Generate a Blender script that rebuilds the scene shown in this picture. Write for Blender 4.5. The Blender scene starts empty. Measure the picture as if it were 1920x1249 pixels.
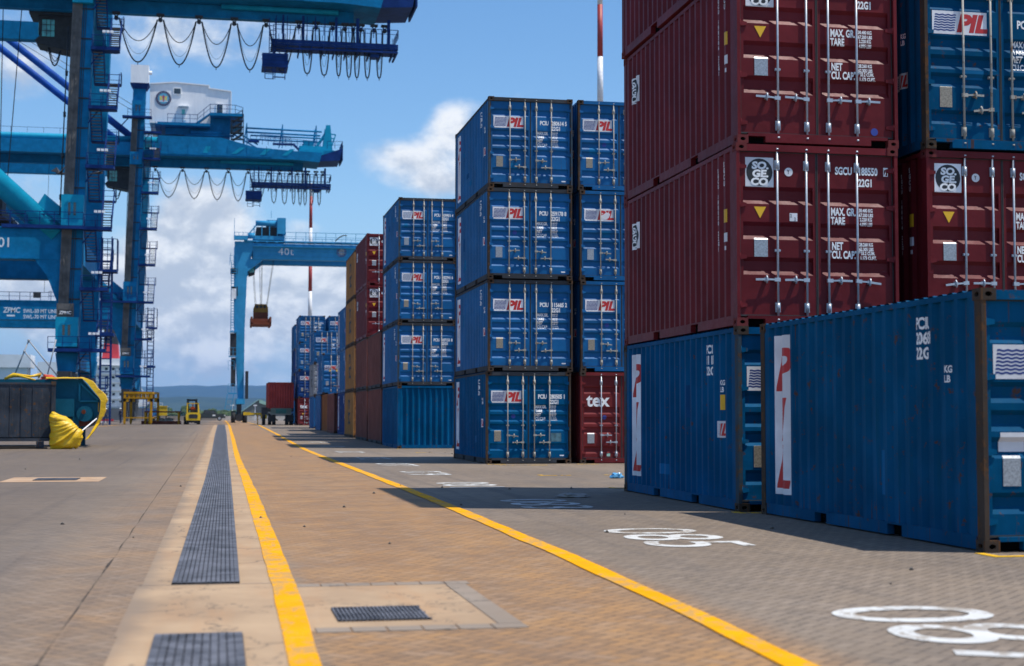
import bpy, bmesh, math, random
from mathutils import Vector, Matrix
from mathutils import noise as mnoise
random.seed(7)
R = math.radians
scene = bpy.context.scene
COL = scene.collection

# ------------------------------------------------------------------ camera
cam_d = bpy.data.cameras.new('camera')
cam = bpy.data.objects.new('camera', cam_d)
COL.objects.link(cam)
scene.camera = cam
cam_d.sensor_fit = 'HORIZONTAL'
cam_d.sensor_width = 36.0
cam_d.lens = 2831.35 / 1920 * 36.0
cam_d.clip_start = 0.1
cam_d.clip_end = 30000
YAW, PITCH, ROLL = 0.1915680, 0.0552823, 0.00103919
fw = Vector((math.sin(YAW) * math.cos(PITCH), math.cos(YAW) * math.cos(PITCH), math.sin(PITCH)))
rt0 = Vector((math.cos(YAW), -math.sin(YAW), 0))
up0 = rt0.cross(fw)
rt = rt0 * math.cos(ROLL) + up0 * math.sin(ROLL)
up = up0 * math.cos(ROLL) - rt0 * math.sin(ROLL)
cam.matrix_world = Matrix(((rt.x, up.x, -fw.x, 0), (rt.y, up.y, -fw.y, 0), (rt.z, up.z, -fw.z, 1.32108), (0, 0, 0, 1)))
cam_d.dof.use_dof = True
cam_d.dof.focus_distance = 29.0
cam_d.dof.aperture_fstop = 1.9

# ------------------------------------------------------------------ node helper
class N:
    """wraps an output socket so that shader maths can be written as an expression"""
    def __init__(s, nt, sock): s.nt = nt; s.s = sock
    def m(s, op, b=None, c=None):
        n = s.nt.nodes.new('ShaderNodeMath'); n.operation = op
        for i, v in enumerate((s, b, c)):
            if v is None: continue
            if isinstance(v, N): s.nt.links.new(v.s, n.inputs[i])
            else: n.inputs[i].default_value = v
        return N(s.nt, n.outputs[0])
    def __add__(s, o): return s.m('ADD', o)
    def __sub__(s, o): return s.m('SUBTRACT', o)
    def __mul__(s, o): return s.m('MULTIPLY', o)
    def __truediv__(s, o): return s.m('DIVIDE', o)
    def gt(s, o): return s.m('GREATER_THAN', o)
    def lt(s, o): return s.m('LESS_THAN', o)
    def eq(s, o): return s.m('COMPARE', o, 0.25)
    def mn(s, o): return s.m('MINIMUM', o)
    def mx(s, o): return s.m('MAXIMUM', o)
    def step(s, a, b):
        n = s.nt.nodes.new('ShaderNodeMapRange'); n.interpolation_type = 'SMOOTHSTEP'
        s.nt.links.new(s.s, n.inputs['Value'])
        n.inputs['From Min'].default_value = a; n.inputs['From Max'].default_value = b
        return N(s.nt, n.outputs[0])

def mixc(nt, f, a, b):
    n = nt.nodes.new('ShaderNodeMix'); n.data_type = 'RGBA'
    def put(i, v):
        if isinstance(v, N): nt.links.new(v.s, n.inputs[i])
        elif isinstance(v, (int, float)): n.inputs[i].default_value = v
        else: n.inputs[i].default_value = (*v, 1) if len(v) == 3 else v
    put(0, f); put(6, a); put(7, b)
    return N(nt, n.outputs[2])
def noise(nt, vec, scale, detail=3, rough=0.55, dist=0.0):
    n = nt.nodes.new('ShaderNodeTexNoise')
    if vec is not None: nt.links.new(vec.s, n.inputs['Vector'])
    n.inputs['Scale'].default_value = scale; n.inputs['Detail'].default_value = detail
    n.inputs['Roughness'].default_value = rough; n.inputs['Distortion'].default_value = dist
    return N(nt, n.outputs[0])
def mapping(nt, vec, scale=(1, 1, 1), rot=(0, 0, 0), loc=(0, 0, 0)):
    n = nt.nodes.new('ShaderNodeMapping')
    nt.links.new(vec.s, n.inputs[0])
    n.inputs['Location'].default_value = loc; n.inputs['Rotation'].default_value = rot; n.inputs['Scale'].default_value = scale
    return N(nt, n.outputs[0])
def sep(nt, v):
    n = nt.nodes.new('ShaderNodeSeparateXYZ'); nt.links.new(v.s, n.inputs[0])
    return [N(nt, o) for o in n.outputs]
def comb(nt, x, y, z=0.0):
    n = nt.nodes.new('ShaderNodeCombineXYZ')
    for i, v in enumerate((x, y, z)):
        if isinstance(v, N): nt.links.new(v.s, n.inputs[i])
        else: n.inputs[i].default_value = v
    return N(nt, n.outputs[0])

# ------------------------------------------------------------------ world + sun
SUN = Vector((1.0, -0.43, 2.45)).normalized()
world = bpy.data.worlds.new('World'); scene.world = world; world.use_nodes = True
nt = world.node_tree; nt.nodes.clear()
wout = nt.nodes.new('ShaderNodeOutputWorld'); wbg = nt.nodes.new('ShaderNodeBackground')
sky = nt.nodes.new('ShaderNodeTexSky'); sky.sky_type = 'NISHITA'; sky.sun_disc = False
sky.sun_elevation = math.asin(SUN.z); sky.sun_rotation = math.atan2(SUN.x, SUN.y)
sky.air_density = 1.0; sky.dust_density = 0.25; sky.ozone_density = 3.0; sky.altitude = 0
tc = nt.nodes.new('ShaderNodeTexCoord'); D = N(nt, tc.outputs['Generated'])
dx, dy, dz = sep(nt, D)
az = dx.m('ARCTAN2', dy) * 57.2958
el = dz.m('ARCSINE') * 57.2958
blobs = [(-1.74, 14.19, 2.6, 1.3, .34), (-0.48, 7.5, 1.6, 1.3, .55), (6.7, 9.8, 2.0, .9, .44), (8.6, 11.2, 1.1, 1.1, .40),
         (-6.76, 7.32, 1.9, 1.7, .42), (8.2, 8.7, 1.8, .6, .30), (-7.23, 12.4, 1.3, 1.5, .30), (0.15, 4.38, 4.0, 1.9, .42),
         (4.5, 4.6, 4.0, 1.7, .42), (-1.6, 5.9, 2.0, 1.2, .38), (-6, 4.2, 2.4, 1.4, .40), (1.2, 13.3, 2.2, 0.5, .16), (3.1, 7.1, .8, .5, .22)]
bias = None
for a, e, ra, re, am in blobs:
    u = (az - a) / ra; v = (el - e) / re
    g = (u * u + v * v).m('MULTIPLY', -1.0).m('EXPONENT') * am
    bias = g if bias is None else bias + g
# low layer of cloud all round the horizon, scattered cloud elsewhere out of view
bias = bias + (el.step(7.5, 1.0) * 0.20)
away = (az - 9.0).m('ABSOLUTE').step(24, 40)
bias = bias + away * 0.10 + el.step(22, 40) * 0.08
dm = mapping(nt, D, scale=(1, 1, 1.55))
n1 = noise(nt, dm, 11.0, 10, 0.58, 0.15)
n2 = noise(nt, mapping(nt, D, scale=(1, 1, 1.55), loc=(-0.002, 0, 0.012)), 11.0, 10, 0.58, 0.15)
dens = (n1 + bias - 0.30)
mask = dens.step(0.33, 0.63)
# clouds are lit from above: thick or under-lying parts are greyer
nl = noise(nt, mapping(nt, D, scale=(1, 1, 2.4), loc=(3, 1, 2)), 9.0, 5, 0.55)
shade = ((n1 - n2) * 6.0 + 0.42 + (nl - 0.5) * 1.9).m('MULTIPLY', 1.0).step(0.0, 1.0)
ccol = mixc(nt, shade, (5.0, 5.5, 6.3), (9.0, 9.1, 9.2))
skyc = N(nt, sky.outputs[0])
hs = nt.nodes.new('ShaderNodeHueSaturation'); hs.inputs['Saturation'].default_value = 1.20; hs.inputs['Value'].default_value = 1.38
skyc = mixc(nt, el.step(9.0, 0.5) * 0.85, skyc, (2.5, 3.6, 5.0))
nt.links.new(skyc.s, hs.inputs['Color'])
mixed = mixc(nt, mask * 0.92, N(nt, hs.outputs[0]), ccol)
nt.links.new(mixed.s, wbg.inputs[0]); wbg.inputs[1].default_value = 0.115
nt.links.new(wbg.outputs[0], wout.inputs[0])

sun_d = bpy.data.lights.new('sun', 'SUN'); sun_d.energy = 5.0; sun_d.angle = R(0.5); sun_d.color = (1.0, 0.95, 0.87)
sun_o = bpy.data.objects.new('sun', sun_d); COL.objects.link(sun_o)
sun_o.rotation_euler = (-SUN).to_track_quat('-Z', 'Y').to_euler()
sun_o.location = (0, 0, 100)

scene.view_settings.view_transform = 'Standard'
scene.view_settings.look = 'None'
scene.view_settings.exposure = 0.0
scene.view_settings.gamma = 1.0
scene.render.engine = 'CYCLES'

# ------------------------------------------------------------------ materials
MATS = {}
def newmat(name):
    m = bpy.data.materials.new(name); m.use_nodes = True
    nt = m.node_tree; b = nt.nodes['Principled BSDF']
    return m, nt, b
def bumped(nt, b, h, strength, dist=0.01):
    n = nt.nodes.new('ShaderNodeBump'); n.inputs['Strength'].default_value = strength; n.inputs['Distance'].default_value = dist
    nt.links.new(h.s, n.inputs['Height']); nt.links.new(n.outputs[0], b.inputs['Normal'])
def plain(name, col, rough=0.6, metal=0.0, var=0.15, scale=3.0, spec=0.5):
    if name in MATS: return MATS[name]
    m, nt, b = newmat(name)
    tc = nt.nodes.new('ShaderNodeTexCoord'); P = N(nt, tc.outputs['Object'])
    n = noise(nt, P, scale, 5, 0.6)
    c = mixc(nt, n.step(0.3, 0.7), tuple(x * (1 - var) for x in col), tuple(min(1, x * (1 + var)) for x in col))
    nt.links.new(c.s, b.inputs['Base Color'])
    b.inputs['Roughness'].default_value = rough; b.inputs['Metallic'].default_value = metal
    b.inputs['Specular IOR Level'].default_value = spec
    MATS[name] = m; return m
def paint(name, col, rust=0.25, rough=0.42, streak=0.5, rustcol=(0.10, 0.045, 0.02), fade=0.18, faint=None, gloss=0.08):
    """weathered enamel on steel: faded areas, rust spots, vertical run-off streaks, scrapes, shallow dents"""
    if name in MATS: return MATS[name]
    m, nt, b = newmat(name)
    tc = nt.nodes.new('ShaderNodeTexCoord'); P = N(nt, tc.outputs['Object'])
    oi = nt.nodes.new('ShaderNodeObjectInfo'); rnd = N(nt, oi.outputs['Random'])
    off = comb(nt, rnd * 37.0, rnd * 19.0, rnd * 11.0)
    va = nt.nodes.new('ShaderNodeVectorMath'); va.operation = 'ADD'
    nt.links.new(P.s, va.inputs[0]); nt.links.new(off.s, va.inputs[1]); P2 = N(nt, va.outputs[0])
    big = noise(nt, P2, 0.9, 4, 0.6)
    med = noise(nt, P2, 7.0, 6, 0.65)
    fine = noise(nt, P2, 40.0, 4, 0.7)
    st = noise(nt, mapping(nt, P2, scale=(9, 9, 0.55)), 1.6, 5, 0.6)
    c = mixc(nt, big.step(0.35, 0.7) , tuple(x * (1 - fade) for x in col), tuple(min(1, x * (1 + fade) + 0.002) for x in col))
    gr = faint or tuple(0.85 * x + 0.010 for x in col)
    c = mixc(nt, st.step(0.52, 0.75) * streak, c, gr)
    c = mixc(nt, (med + (fine - 0.5) * 0.3).step(0.70 - 0.22 * rust, 0.80 - 0.22 * rust) * 0.9, c, rustcol)
    sc = noise(nt, mapping(nt, P2, scale=(1, 1, 6), rot=(0.3, 0.2, 0.1)), 5.0, 3, 0.8, 1.2)
    c = mixc(nt, sc.step(0.72, 0.76) * 0.35, c, tuple(min(1, 1.5 * x + 0.10) for x in col))
    # thin vertical run-off lines of rust, denser near the base
    run = noise(nt, mapping(nt, P2, scale=(26, 26, 0.5)), 1.0, 4, 0.65)
    zz = sep(nt, P)[2]
    low = zz.step(0.55, 0.05)
    c = mixc(nt, (run + low * 0.06 + (big - 0.5) * 0.35).step(0.74 - 0.16 * rust, 0.80 - 0.16 * rust) * min(1, 0.35 + rust), c, tuple(x * 0.9 for x in rustcol))
    nt.links.new(c.s, b.inputs['Base Color'])
    r = (med * 0.25 + (rough + 0.02))
    nt.links.new(r.s, b.inputs['Roughness'])
    b.inputs['Specular IOR Level'].default_value = gloss
    bumped(nt, b, noise(nt, P2, 2.3, 3, 0.5) + fine * 0.03 + big * 0.8, 0.38, 0.04)
    MATS[name] = m; return m

M_BLUE = paint('blue_paint', (0.001, 0.104, 0.285), 0.22, 0.36, gloss=0.24)
M_BLUE2 = paint('blue_paint_older', (0.0, 0.082, 0.20), 0.35, streak=0.6, faint=(.003, .075, .13), gloss=0.04)
M_BLUE3 = paint('blue_paint_dark', (0.008, 0.045, 0.17), 0.25)
M_BLUE4 = paint('blue_paint_teal', (0.000, 0.074, 0.172), 0.45, streak=0.6, faint=(.003, .070, .12), gloss=0.04)
M_MAROON = paint('maroon_paint', (0.135, 0.010, 0.014), 0.08, 0.34, 0.15, gloss=0.17)
M_TEX = paint('maroon_paint_old', (0.165, 0.024, 0.026), 0.22)
M_BROWN = paint('red_brown_paint', (0.175, 0.060, 0.050), 0.15)
M_RED = paint('red_paint', (0.32, 0.050, 0.045), 0.10)
M_YELLOWC = paint('ochre_yellow_paint', (0.38, 0.175, 0.055), 0.35)
M_ORANGE = paint('orange_brown_paint', (0.25, 0.09, 0.03), 0.35)
M_GREYC = paint('light_grey_paint', (0.26, 0.27, 0.29), 0.25)
M_RUSTY = paint('rusty_frame_paint', (0.060, 0.045, 0.035), 0.75, 0.6, rustcol=(0.12, 0.06, 0.028))
M_RUSTYB = paint('rusty_blue_frame', (0.045, 0.075, 0.10), 0.85, 0.6, rustcol=(0.10, 0.055, 0.03))
M_RAIL = paint('dark_rail_paint', (0.050, 0.055, 0.062), 0.4, .6)
M_CASTM = paint('maroon_casting', (0.16, 0.035, 0.035), 0.2, 0.6)
M_BLACK = plain('black_gap', (0.005, 0.005, 0.005), 1.0, spec=0.0)
M_GASKET = plain('rubber_gasket', (0.035, 0.035, 0.035), 0.7)
M_GALV = plain('galvanised_steel', (0.44, 0.48, 0.53), 0.38, 0.35, 0.08, 20)
M_GALVOLD = paint('worn_galvanised_steel', (0.42, 0.40, 0.35), 0.55, 0.5, rustcol=(0.20, 0.10, 0.04))
M_WHITE = plain('white_lettering', (0.86, 0.86, 0.85), 0.6, 0, 0.06, 12)
M_WHITEW = paint('worn_white_vinyl', (0.80, 0.80, 0.82), 0.02, 0.5, 0.1, rustcol=(0.2, 0.25, 0.35))
M_LREDO = plain('red_lettering', (0.50, 0.02, 0.02), 0.5, 0, 0.1, 6)
M_LNAVY = plain('navy_lettering', (0.010, 0.035, 0.20), 0.5)
M_LBLACK = plain('black_lettering', (0.015, 0.015, 0.018), 0.5)
M_YLABEL = plain('yellow_label', (0.80, 0.45, 0.01), 0.5)
M_PLATE = plain('grey_data_plate', (0.36, 0.38, 0.40), 0.4, 0.4, 0.25, 45)
M_PLATET = plain('tan_data_plate', (0.30, 0.26, 0.20), 0.5, 0.2, 0.3, 45)
M_LBLUE = plain('round_blue_sticker', (0.03, 0.06, 0.35), 0.5)
M_GREENL = plain('green_label', (0.35, 0.60, 0.50), 0.5)

# ------------------------------------------------------------------ mesh helper
class MB:
    def __init__(s): s.v = []; s.f = []; s.mi = []; s.sm = []; s.cur = 0
    def add(s, vs, fs, smooth=False):
        o = len(s.v); s.v += [tuple(v) for v in vs]
        for f in fs: s.f.append(tuple(i + o for i in f)); s.mi.append(s.cur); s.sm.append(smooth)
        return s
    def box(s, x0, x1, y0, y1, z0, z1):
        return s.add([(x0, y0, z0), (x1, y0, z0), (x1, y1, z0), (x0, y1, z0), (x0, y0, z1), (x1, y0, z1), (x1, y1, z1), (x0, y1, z1)],
              [(0, 3, 2, 1), (4, 5, 6, 7), (0, 1, 5, 4), (1, 2, 6, 5), (2, 3, 7, 6), (3, 0, 4, 7)])
    def quad(s, a, b, c, d): return s.add([a, b, c, d], [(0, 1, 2, 3)])
    def bar(s, a, b, w, h=None, upv=(0, 0, 1)):
        """rectangular bar from a to b, w across, h along upv"""
        h = h or w; a = Vector(a); b = Vector(b); d = (b - a)
        if d.length < 1e-6: return s
        d.normalize(); u = Vector(upv)
        if abs(d.dot(u)) > 0.98: u = Vector((0, 1, 0))
        r = d.cross(u).normalized(); u = r.cross(d)
        P = []
        for c in (a, b):
            for i, j in ((-1, -1), (1, -1), (1, 1), (-1, 1)): P.append(c + r * (i * w / 2) + u * (j * h / 2))
        return s.add(P, [(0, 1, 2, 3), (7, 6, 5, 4), (0, 4, 5, 1), (1, 5, 6, 2), (2, 6, 7, 3), (3, 7, 4, 0)])
    def tube(s, pts, r, n=8, cap=True):
        pts = [Vector(p) for p in pts]; rr = r if isinstance(r, (list, tuple)) else [r] * len(pts)
        P = []; prev = None
        for k, p in enumerate(pts):
            d = (pts[min(k + 1, len(pts) - 1)] - pts[max(k - 1, 0)]).normalized()
            if prev is None:
                u = Vector((0, 0, 1)) if abs(d.z) < 0.9 else Vector((1, 0, 0))
                u = (u - d * d.dot(u)).normalized()
            else: u = (prev - d * d.dot(prev)).normalized()
            prev = u; w = d.cross(u)
            for i in range(n):
                a = 2 * math.pi * i / n; P.append(p + (u * math.cos(a) + w * math.sin(a)) * rr[k])
        F = []
        for k in range(len(pts) - 1):
            for i in range(n):
                j = (i + 1) % n; F.append((k * n + i, k * n + j, (k + 1) * n + j, (k + 1) * n + i))
        s.add(P, F, True)
        if cap:
            o = len(s.v) - len(P)
            s.f.append(tuple(o + i for i in reversed(range(n)))); s.mi.append(s.cur); s.sm.append(False)
            s.f.append(tuple(o + (len(pts) - 1) * n + i for i in range(n))); s.mi.append(s.cur); s.sm.append(False)
        return s
    def prism(s, poly, axis, a, b):
        """poly of 2D points extruded along axis ('x','y','z') from a to b; poly coords are the other two axes in order"""
        def P(p, t): return {'x': (t, p[0], p[1]), 'y': (p[0], t, p[1]), 'z': (p[0], p[1], t)}[axis]
        n = len(poly); vs = [P(p, a) for p in poly] + [P(p, b) for p in poly]
        return s.add(vs, [tuple(range(n)), tuple(reversed(range(n, 2 * n)))] + [(i, i + n, (i + 1) % n + n, (i + 1) % n) for i in range(n)])
    def cyl(s, c, r, h, axis='z', n=16):
        c = Vector(c); d = {'x': Vector((1, 0, 0)), 'y': Vector((0, 1, 0)), 'z': Vector((0, 0, 1))}[axis] * (h / 2)
        return s.tube([c - d, c + d], r, n)
    def disc(s, c, r, axis='y', n=20):
        P = []
        for i in range(n):
            a = 2 * math.pi * i / n; p, q = r * math.cos(a), r * math.sin(a)
            P.append({'y': (c[0] + p, c[1], c[2] + q), 'x': (c[0], c[1] + p, c[2] + q), 'z': (c[0] + p, c[1] + q, c[2])}[axis])
        return s.add(P, [tuple(range(n))])
    def mesh(s, name, mats):
        me = bpy.data.meshes.new(name); me.from_pydata(s.v, [], s.f)
        for m in (mats if isinstance(mats, (list, tuple)) else [mats]): me.materials.append(m)
        me.polygons.foreach_set('material_index', s.mi); me.polygons.foreach_set('use_smooth', s.sm)
        me.update(); return me
    def build(s, name, mats, parent=None): return link(name, s.mesh(name, mats), parent)

def link(name, me, parent=None, loc=None, scale=None):
    o = bpy.data.objects.new(name, me); COL.objects.link(o)
    if parent is not None: o.parent = parent
    if loc is not None: o.location = loc
    if scale is not None: o.scale = scale
    return o
def tag(o, label=None, cat=None, group=None, kind=None):
    if label: o['label'] = label
    if cat: o['category'] = cat
    if group: o['group'] = group
    if kind: o['kind'] = kind
    return o
def thing(name, label, cat, loc=(0, 0, 0), rz=0.0, group=None):
    o = bpy.data.objects.new(name, None); COL.objects.link(o); o.location = loc; o.rotation_euler = (0, 0, rz)
    o.empty_display_size = 0.3
    return tag(o, label, cat, group)
def copy_tree(o, parent=None):
    c = o.copy(); COL.objects.link(c)
    if parent is not None: c.parent = parent
    for ch in o.children: copy_tree(ch, c)
    return c

# flat lettering as (verts2d, faces), cached
_T = {}
def text2d(s, size=1.0, shear=0.0, off=0.0, xs=1.0, align='LEFT', space=1.0, line=1.0):
    k = (s, size, shear, off, xs, align, space, line)
    if k in _T: return _T[k]
    cu = bpy.data.curves.new('t', 'FONT'); cu.body = s; cu.size = size; cu.shear = shear; cu.offset = off
    cu.align_x = align; cu.space_character = space; cu.space_line = line; cu.resolution_u = 8 if size > .6 else 3; cu.fill_mode = 'FRONT'
    o = bpy.data.objects.new('t', cu); COL.objects.link(o)
    dg = bpy.context.evaluated_depsgraph_get(); dg.update()
    me = bpy.data.meshes.new_from_object(o.evaluated_get(dg))
    vs = [(v.co.x * xs, v.co.y) for v in me.vertices]; fs = [tuple(p.vertices) for p in me.polygons]
    bpy.data.objects.remove(o); bpy.data.curves.remove(cu); bpy.data.meshes.remove(me)
    _T[k] = (vs, fs); return _T[k]
def cut2d(vs, fs, cuts, axis):
    """cut flat mesh along lines coord[axis]=c so that it can be bent over creases"""
    bm = bmesh.new(); V = [bm.verts.new((x, y, 0)) for x, y in vs]
    for f in fs:
        try: bm.faces.new([V[i] for i in f])
        except ValueError: pass
    lo = min(v[axis] for v in vs); hi = max(v[axis] for v in vs)
    for c in cuts:
        if lo < c < hi:
            co = (c, 0, 0) if axis == 0 else (0, c, 0); no = (1, 0, 0) if axis == 0 else (0, 1, 0)
            bmesh.ops.bisect_plane(bm, geom=bm.verts[:] + bm.edges[:] + bm.faces[:], plane_co=co, plane_no=no)
    bm.verts.index_update()
    a = [(v.co.x, v.co.y) for v in bm.verts]; b = [tuple(v.index for v in f.verts) for f in bm.faces]
    bm.free(); return a, b

# ------------------------------------------------------------------ terrain height of the yard (rises gently to the far end)
def gz(y): return min(max((y - 60) / 84 * 0.48, 0.0), 0.48)
# ================================================================== SETTING: ground, drain, markings
def mat_ground():
    m, nt, b = newmat('concrete_block_paving')
    tc = nt.nodes.new('ShaderNodeTexCoord'); P = N(nt, tc.outputs['Object'])
    x0, y0, z0 = sep(nt, P)
    wob = noise(nt, P, 0.6, 2, 0.5)
    pr = mapping(nt, P, scale=(10, 10, 10), rot=(0, 0, R(45)))
    px, py, _ = sep(nt, pr)
    i = px.m('FLOOR'); j = py.m('FLOOR'); fx = px - i; fy = py - j
    s = (i - j).m('FLOORED_MODULO', 4.0)
    s0, s1, s2, s3 = s.eq(0.0), s.eq(1.0), s.eq(2.0), s.eq(3.0)
    d = (fx + s1 * 9.0).mn((fx * -1.0 + 1.0) + s0 * 9.0).mn(fy + s2 * 9.0).mn((fy * -1.0 + 1.0) + s3 * 9.0)
    wn = nt.nodes.new('ShaderNodeTexWhiteNoise'); wn.noise_dimensions = '2D'
    nt.links.new(comb(nt, i - s1, j - s2).s, wn.inputs['Vector']); rv = N(nt, wn.outputs['Value'])
    joint = d.step(0.03, 0.15)
    big = noise(nt, P, 0.11, 5, 0.6); med = noise(nt, P, 0.9, 6, 0.65)
    fine = noise(nt, P, 30, 4, 0.7)
    long = noise(nt, mapping(nt, P, scale=(1.0, 0.09, 1)), 1.3, 5, 0.6)
    base = mixc(nt, big.step(0.3, 0.7), (0.190, 0.144, 0.103), (0.274, 0.211, 0.152))
    base = mixc(nt, long.step(0.45, 0.75) * 0.55, base, (0.150, 0.128, 0.112))
    # orange mud stain carried along the traffic lane, edges broken by noise
    ed = (med - 0.5) * 0.9 + (long - 0.5) * 1.0
    xl = x0 + ed * 0.35
    lane = xl.step(0.45, 0.75) * (xl * -1.0).step(-3.55, -3.1)
    lane2 = xl.step(-2.0, -0.55) * (xl * -1.0).step(-0.6, 0.4) * 0.8
    mud = mixc(nt, med.step(0.3, 0.7), (0.290, 0.158, 0.070), (0.430, 0.230, 0.085))
    tm = noise(nt, mapping(nt, P, scale=(2.6, 0.035, 1), rot=(0, 0, 0.04)), 1.0, 4, .6)
    base = mixc(nt, tm.step(0.56, 0.70) * 0.45, base, (0.085, 0.072, 0.064))
    base = mixc(nt, (lane * (long * 0.7 + 0.55)).mn(1.0), base, mud)
    base = mixc(nt, lane2 * med, base, mud)
    # pale dusty areas and dark oil stains
    base = mixc(nt, noise(nt, P, 0.33, 5, 0.7, 0.6).step(0.60, 0.78) * 0.45, base, (0.33, 0.275, 0.225))
    oil = noise(nt, mapping(nt, P, scale=(1, 0.5, 1), loc=(4, 3, 0)), 0.55, 6, 0.75, 0.4)
    base = mixc(nt, oil.step(0.62, 0.72) * 0.55, base, (0.055, 0.050, 0.050))
    base = mixc(nt, (rv - 0.5).m('ABSOLUTE') * 0.6, base, mixc(nt, rv, (0.10, 0.085, 0.075), (0.31, 0.25, 0.20)))
    fleck = noise(nt, P, 9.0, 3, 0.8).step(0.70, 0.76)
    base = mixc(nt, fleck * 0.6, base, (0.05, 0.045, 0.045))
    dark = mixc(nt, noise(nt, P, 2.0, 3, 0.6).step(0.35, 0.65), (0.045, 0.038, 0.034), (0.13, 0.095, 0.065))
    base = mixc(nt, (xl * -1.0).step(0.9, 3.2) * 0.42, base, (0.085, 0.064, 0.050))  # left side darker: browner paving, plus lens vignette put into the colour
    c = mixc(nt, (joint * -1.0 + 1.0) * 0.72, base, dark)
    nt.links.new(c.s, b.inputs['Base Color'])
    r = fine * 0.25 + 0.62
    nt.links.new(r.s, b.inputs['Roughness'])
    b.inputs['Specular IOR Level'].default_value = 0.35
    bumped(nt, b, joint * 0.6 + fine * 0.5 + rv * 0.5, 0.55, 0.006)
    return m
def mat_concrete(name, c1, c2, stain=(0.30, 0.17, 0.09), edge=True):
    m, nt, b = newmat(name)
    tc = nt.nodes.new('ShaderNodeTexCoord'); P = N(nt, tc.outputs['Object'])
    a = noise(nt, P, 0.8, 6, 0.65); f = noise(nt, P, 35, 4, 0.7); l = noise(nt, mapping(nt, P, scale=(1, 0.15, 1)), 2.5, 5, 0.6)
    c = mixc(nt, a.step(0.3, 0.7), c1, c2)
    c = mixc(nt, l.step(0.45, 0.75) * 0.5, c, stain)
    c = mixc(nt, noise(nt, P, 4.0, 5, 0.8).step(0.62, 0.72) * 0.35, c, tuple(x * 0.45 for x in c1))
    cr = nt.nodes.new('ShaderNodeTexVoronoi'); cr.feature = 'DISTANCE_TO_EDGE'; cr.inputs['Scale'].default_value = 0.55
    pw = nt.nodes.new('ShaderNodeVectorMath'); pw.operation = 'ADD'
    nt.links.new(P.s, pw.inputs[0]); nt.links.new(noise(nt, P, 3, 4).s, pw.inputs[1]); nt.links.new(pw.outputs[0], cr.inputs['Vector'])
    c = mixc(nt, (N(nt, cr.outputs['Distance']).step(0.0, 0.012) * -1.0 + 1.0) * 0.7, c, (0.05, 0.045, 0.04))
    xx = sep(nt, P)[0] + (a - .5) * .35
    if edge: c = mixc(nt, xx.step(-.40, -.62) * 0.7, c, (0.20, 0.155, 0.115))
    nt.links.new(c.s, b.inputs['Base Color']); b.inputs['Roughness'].default_value = 0.85
    bumped(nt, b, f + a, 0.3, 0.004)
    return m
def mat_roadpaint(name, col, worn, amt=0.5):
    m, nt, b = newmat(name)
    tc = nt.nodes.new('ShaderNodeTexCoord'); P = N(nt, tc.outputs['Object'])
    n = noise(nt, mapping(nt, P, scale=(1.3, 0.8, 1)), 6.0, 8, 0.78, 0.5); f = noise(nt, P, 1.1, 4, 0.6)
    k = (n + (f - 0.5) * 0.55).step(0.515, 0.565) * amt
    c = mixc(nt, noise(nt, P, 3.0, 4).step(0.3, 0.7), tuple(x * 0.86 for x in col), col)
    c = mixc(nt, k, c, worn)
    nt.links.new(c.s, b.inputs['Base Color']); b.inputs['Roughness'].default_value = 0.75; b.inputs['Specular IOR Level'].default_value = 0.1
    bumped(nt, b, n, 0.2, 0.003)
    return m
M_GROUND = mat_ground()
M_CONC = mat_concrete('stained_concrete', (0.33, 0.220, 0.130), (0.45, 0.310, 0.185), (0.42, 0.22, 0.095))
M_CONC2 = mat_concrete('stained_concrete_slab', (0.38, 0.245, 0.150), (0.50, 0.335, 0.205), (0.42, 0.22, 0.095), False)
M_CONCG = mat_concrete('grey_concrete_block', (0.235, 0.185, 0.140), (0.295, 0.235, 0.18), (0.25, 0.18, 0.12))
M_YLINE = mat_roadpaint('yellow_road_paint', (0.84, 0.375, 0.0), (0.42, 0.27, 0.12), 0.75)
M_WLINE = mat_roadpaint('white_road_paint', (0.64, 0.64, 0.62), (0.30, 0.25, 0.20), 0.8)
M_YWORN = mat_roadpaint('worn_yellow_road_paint', (0.75, 0.42, 0.02), (0.24, 0.19, 0.14), 1.0)
M_IRON = plain('cast_iron', (0.115, 0.115, 0.128), 0.6, 0.2, 0.5, 5)
M_TROUGH = plain('drain_channel_dark', (0.010, 0.010, 0.011), 0.9)

KINK = (60.0, 144.0)
def strip(name, left, right, m, dz, kind='structure', wob=0.0):
    """ribbon of ground from two lists of (x, y), split at the ground's slope changes"""
    ys = set([p[1] for p in left] + [p[1] for p in right] + list(KINK))
    lo, hi = max(left[0][1], right[0][1]), min(left[-1][1], right[-1][1])
    y = lo; st = 0.45
    while y < hi:
        ys.add(y); y += st; st = min(st * 1.02, 8) if wob == 0 else min(st * 1.01, 2.5)
    ys = sorted(v for v in ys if lo <= v <= hi)
    def at(L, y):
        for (xa, ya), (xb, yb) in zip(L, L[1:]):
            if ya <= y <= yb: return xa + (xb - xa) * (y - ya) / (yb - ya)
        return L[-1][0]
    mb = MB(); V = []
    for k, y in enumerate(ys):
        w1 = mnoise.noise((y * 0.9, dz * 900, 1)) * wob + mnoise.noise((y * 3.1, 5, dz)) * wob * 0.5
        w2 = mnoise.noise((y * 0.9, dz * 900, 7)) * wob + mnoise.noise((y * 3.1, 9, dz)) * wob * 0.5
        V += [(at(left, y) + w1, y, gz(y) + dz), (at(right, y) + w2, y, gz(y) + dz)]
    mb.add(V, [(2 * i, 2 * i + 1, 2 * i + 3, 2 * i + 2) for i in range(len(ys) - 1)])
    o = mb.build(name, m); tag(o, kind=kind) if kind else None
    return o
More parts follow.
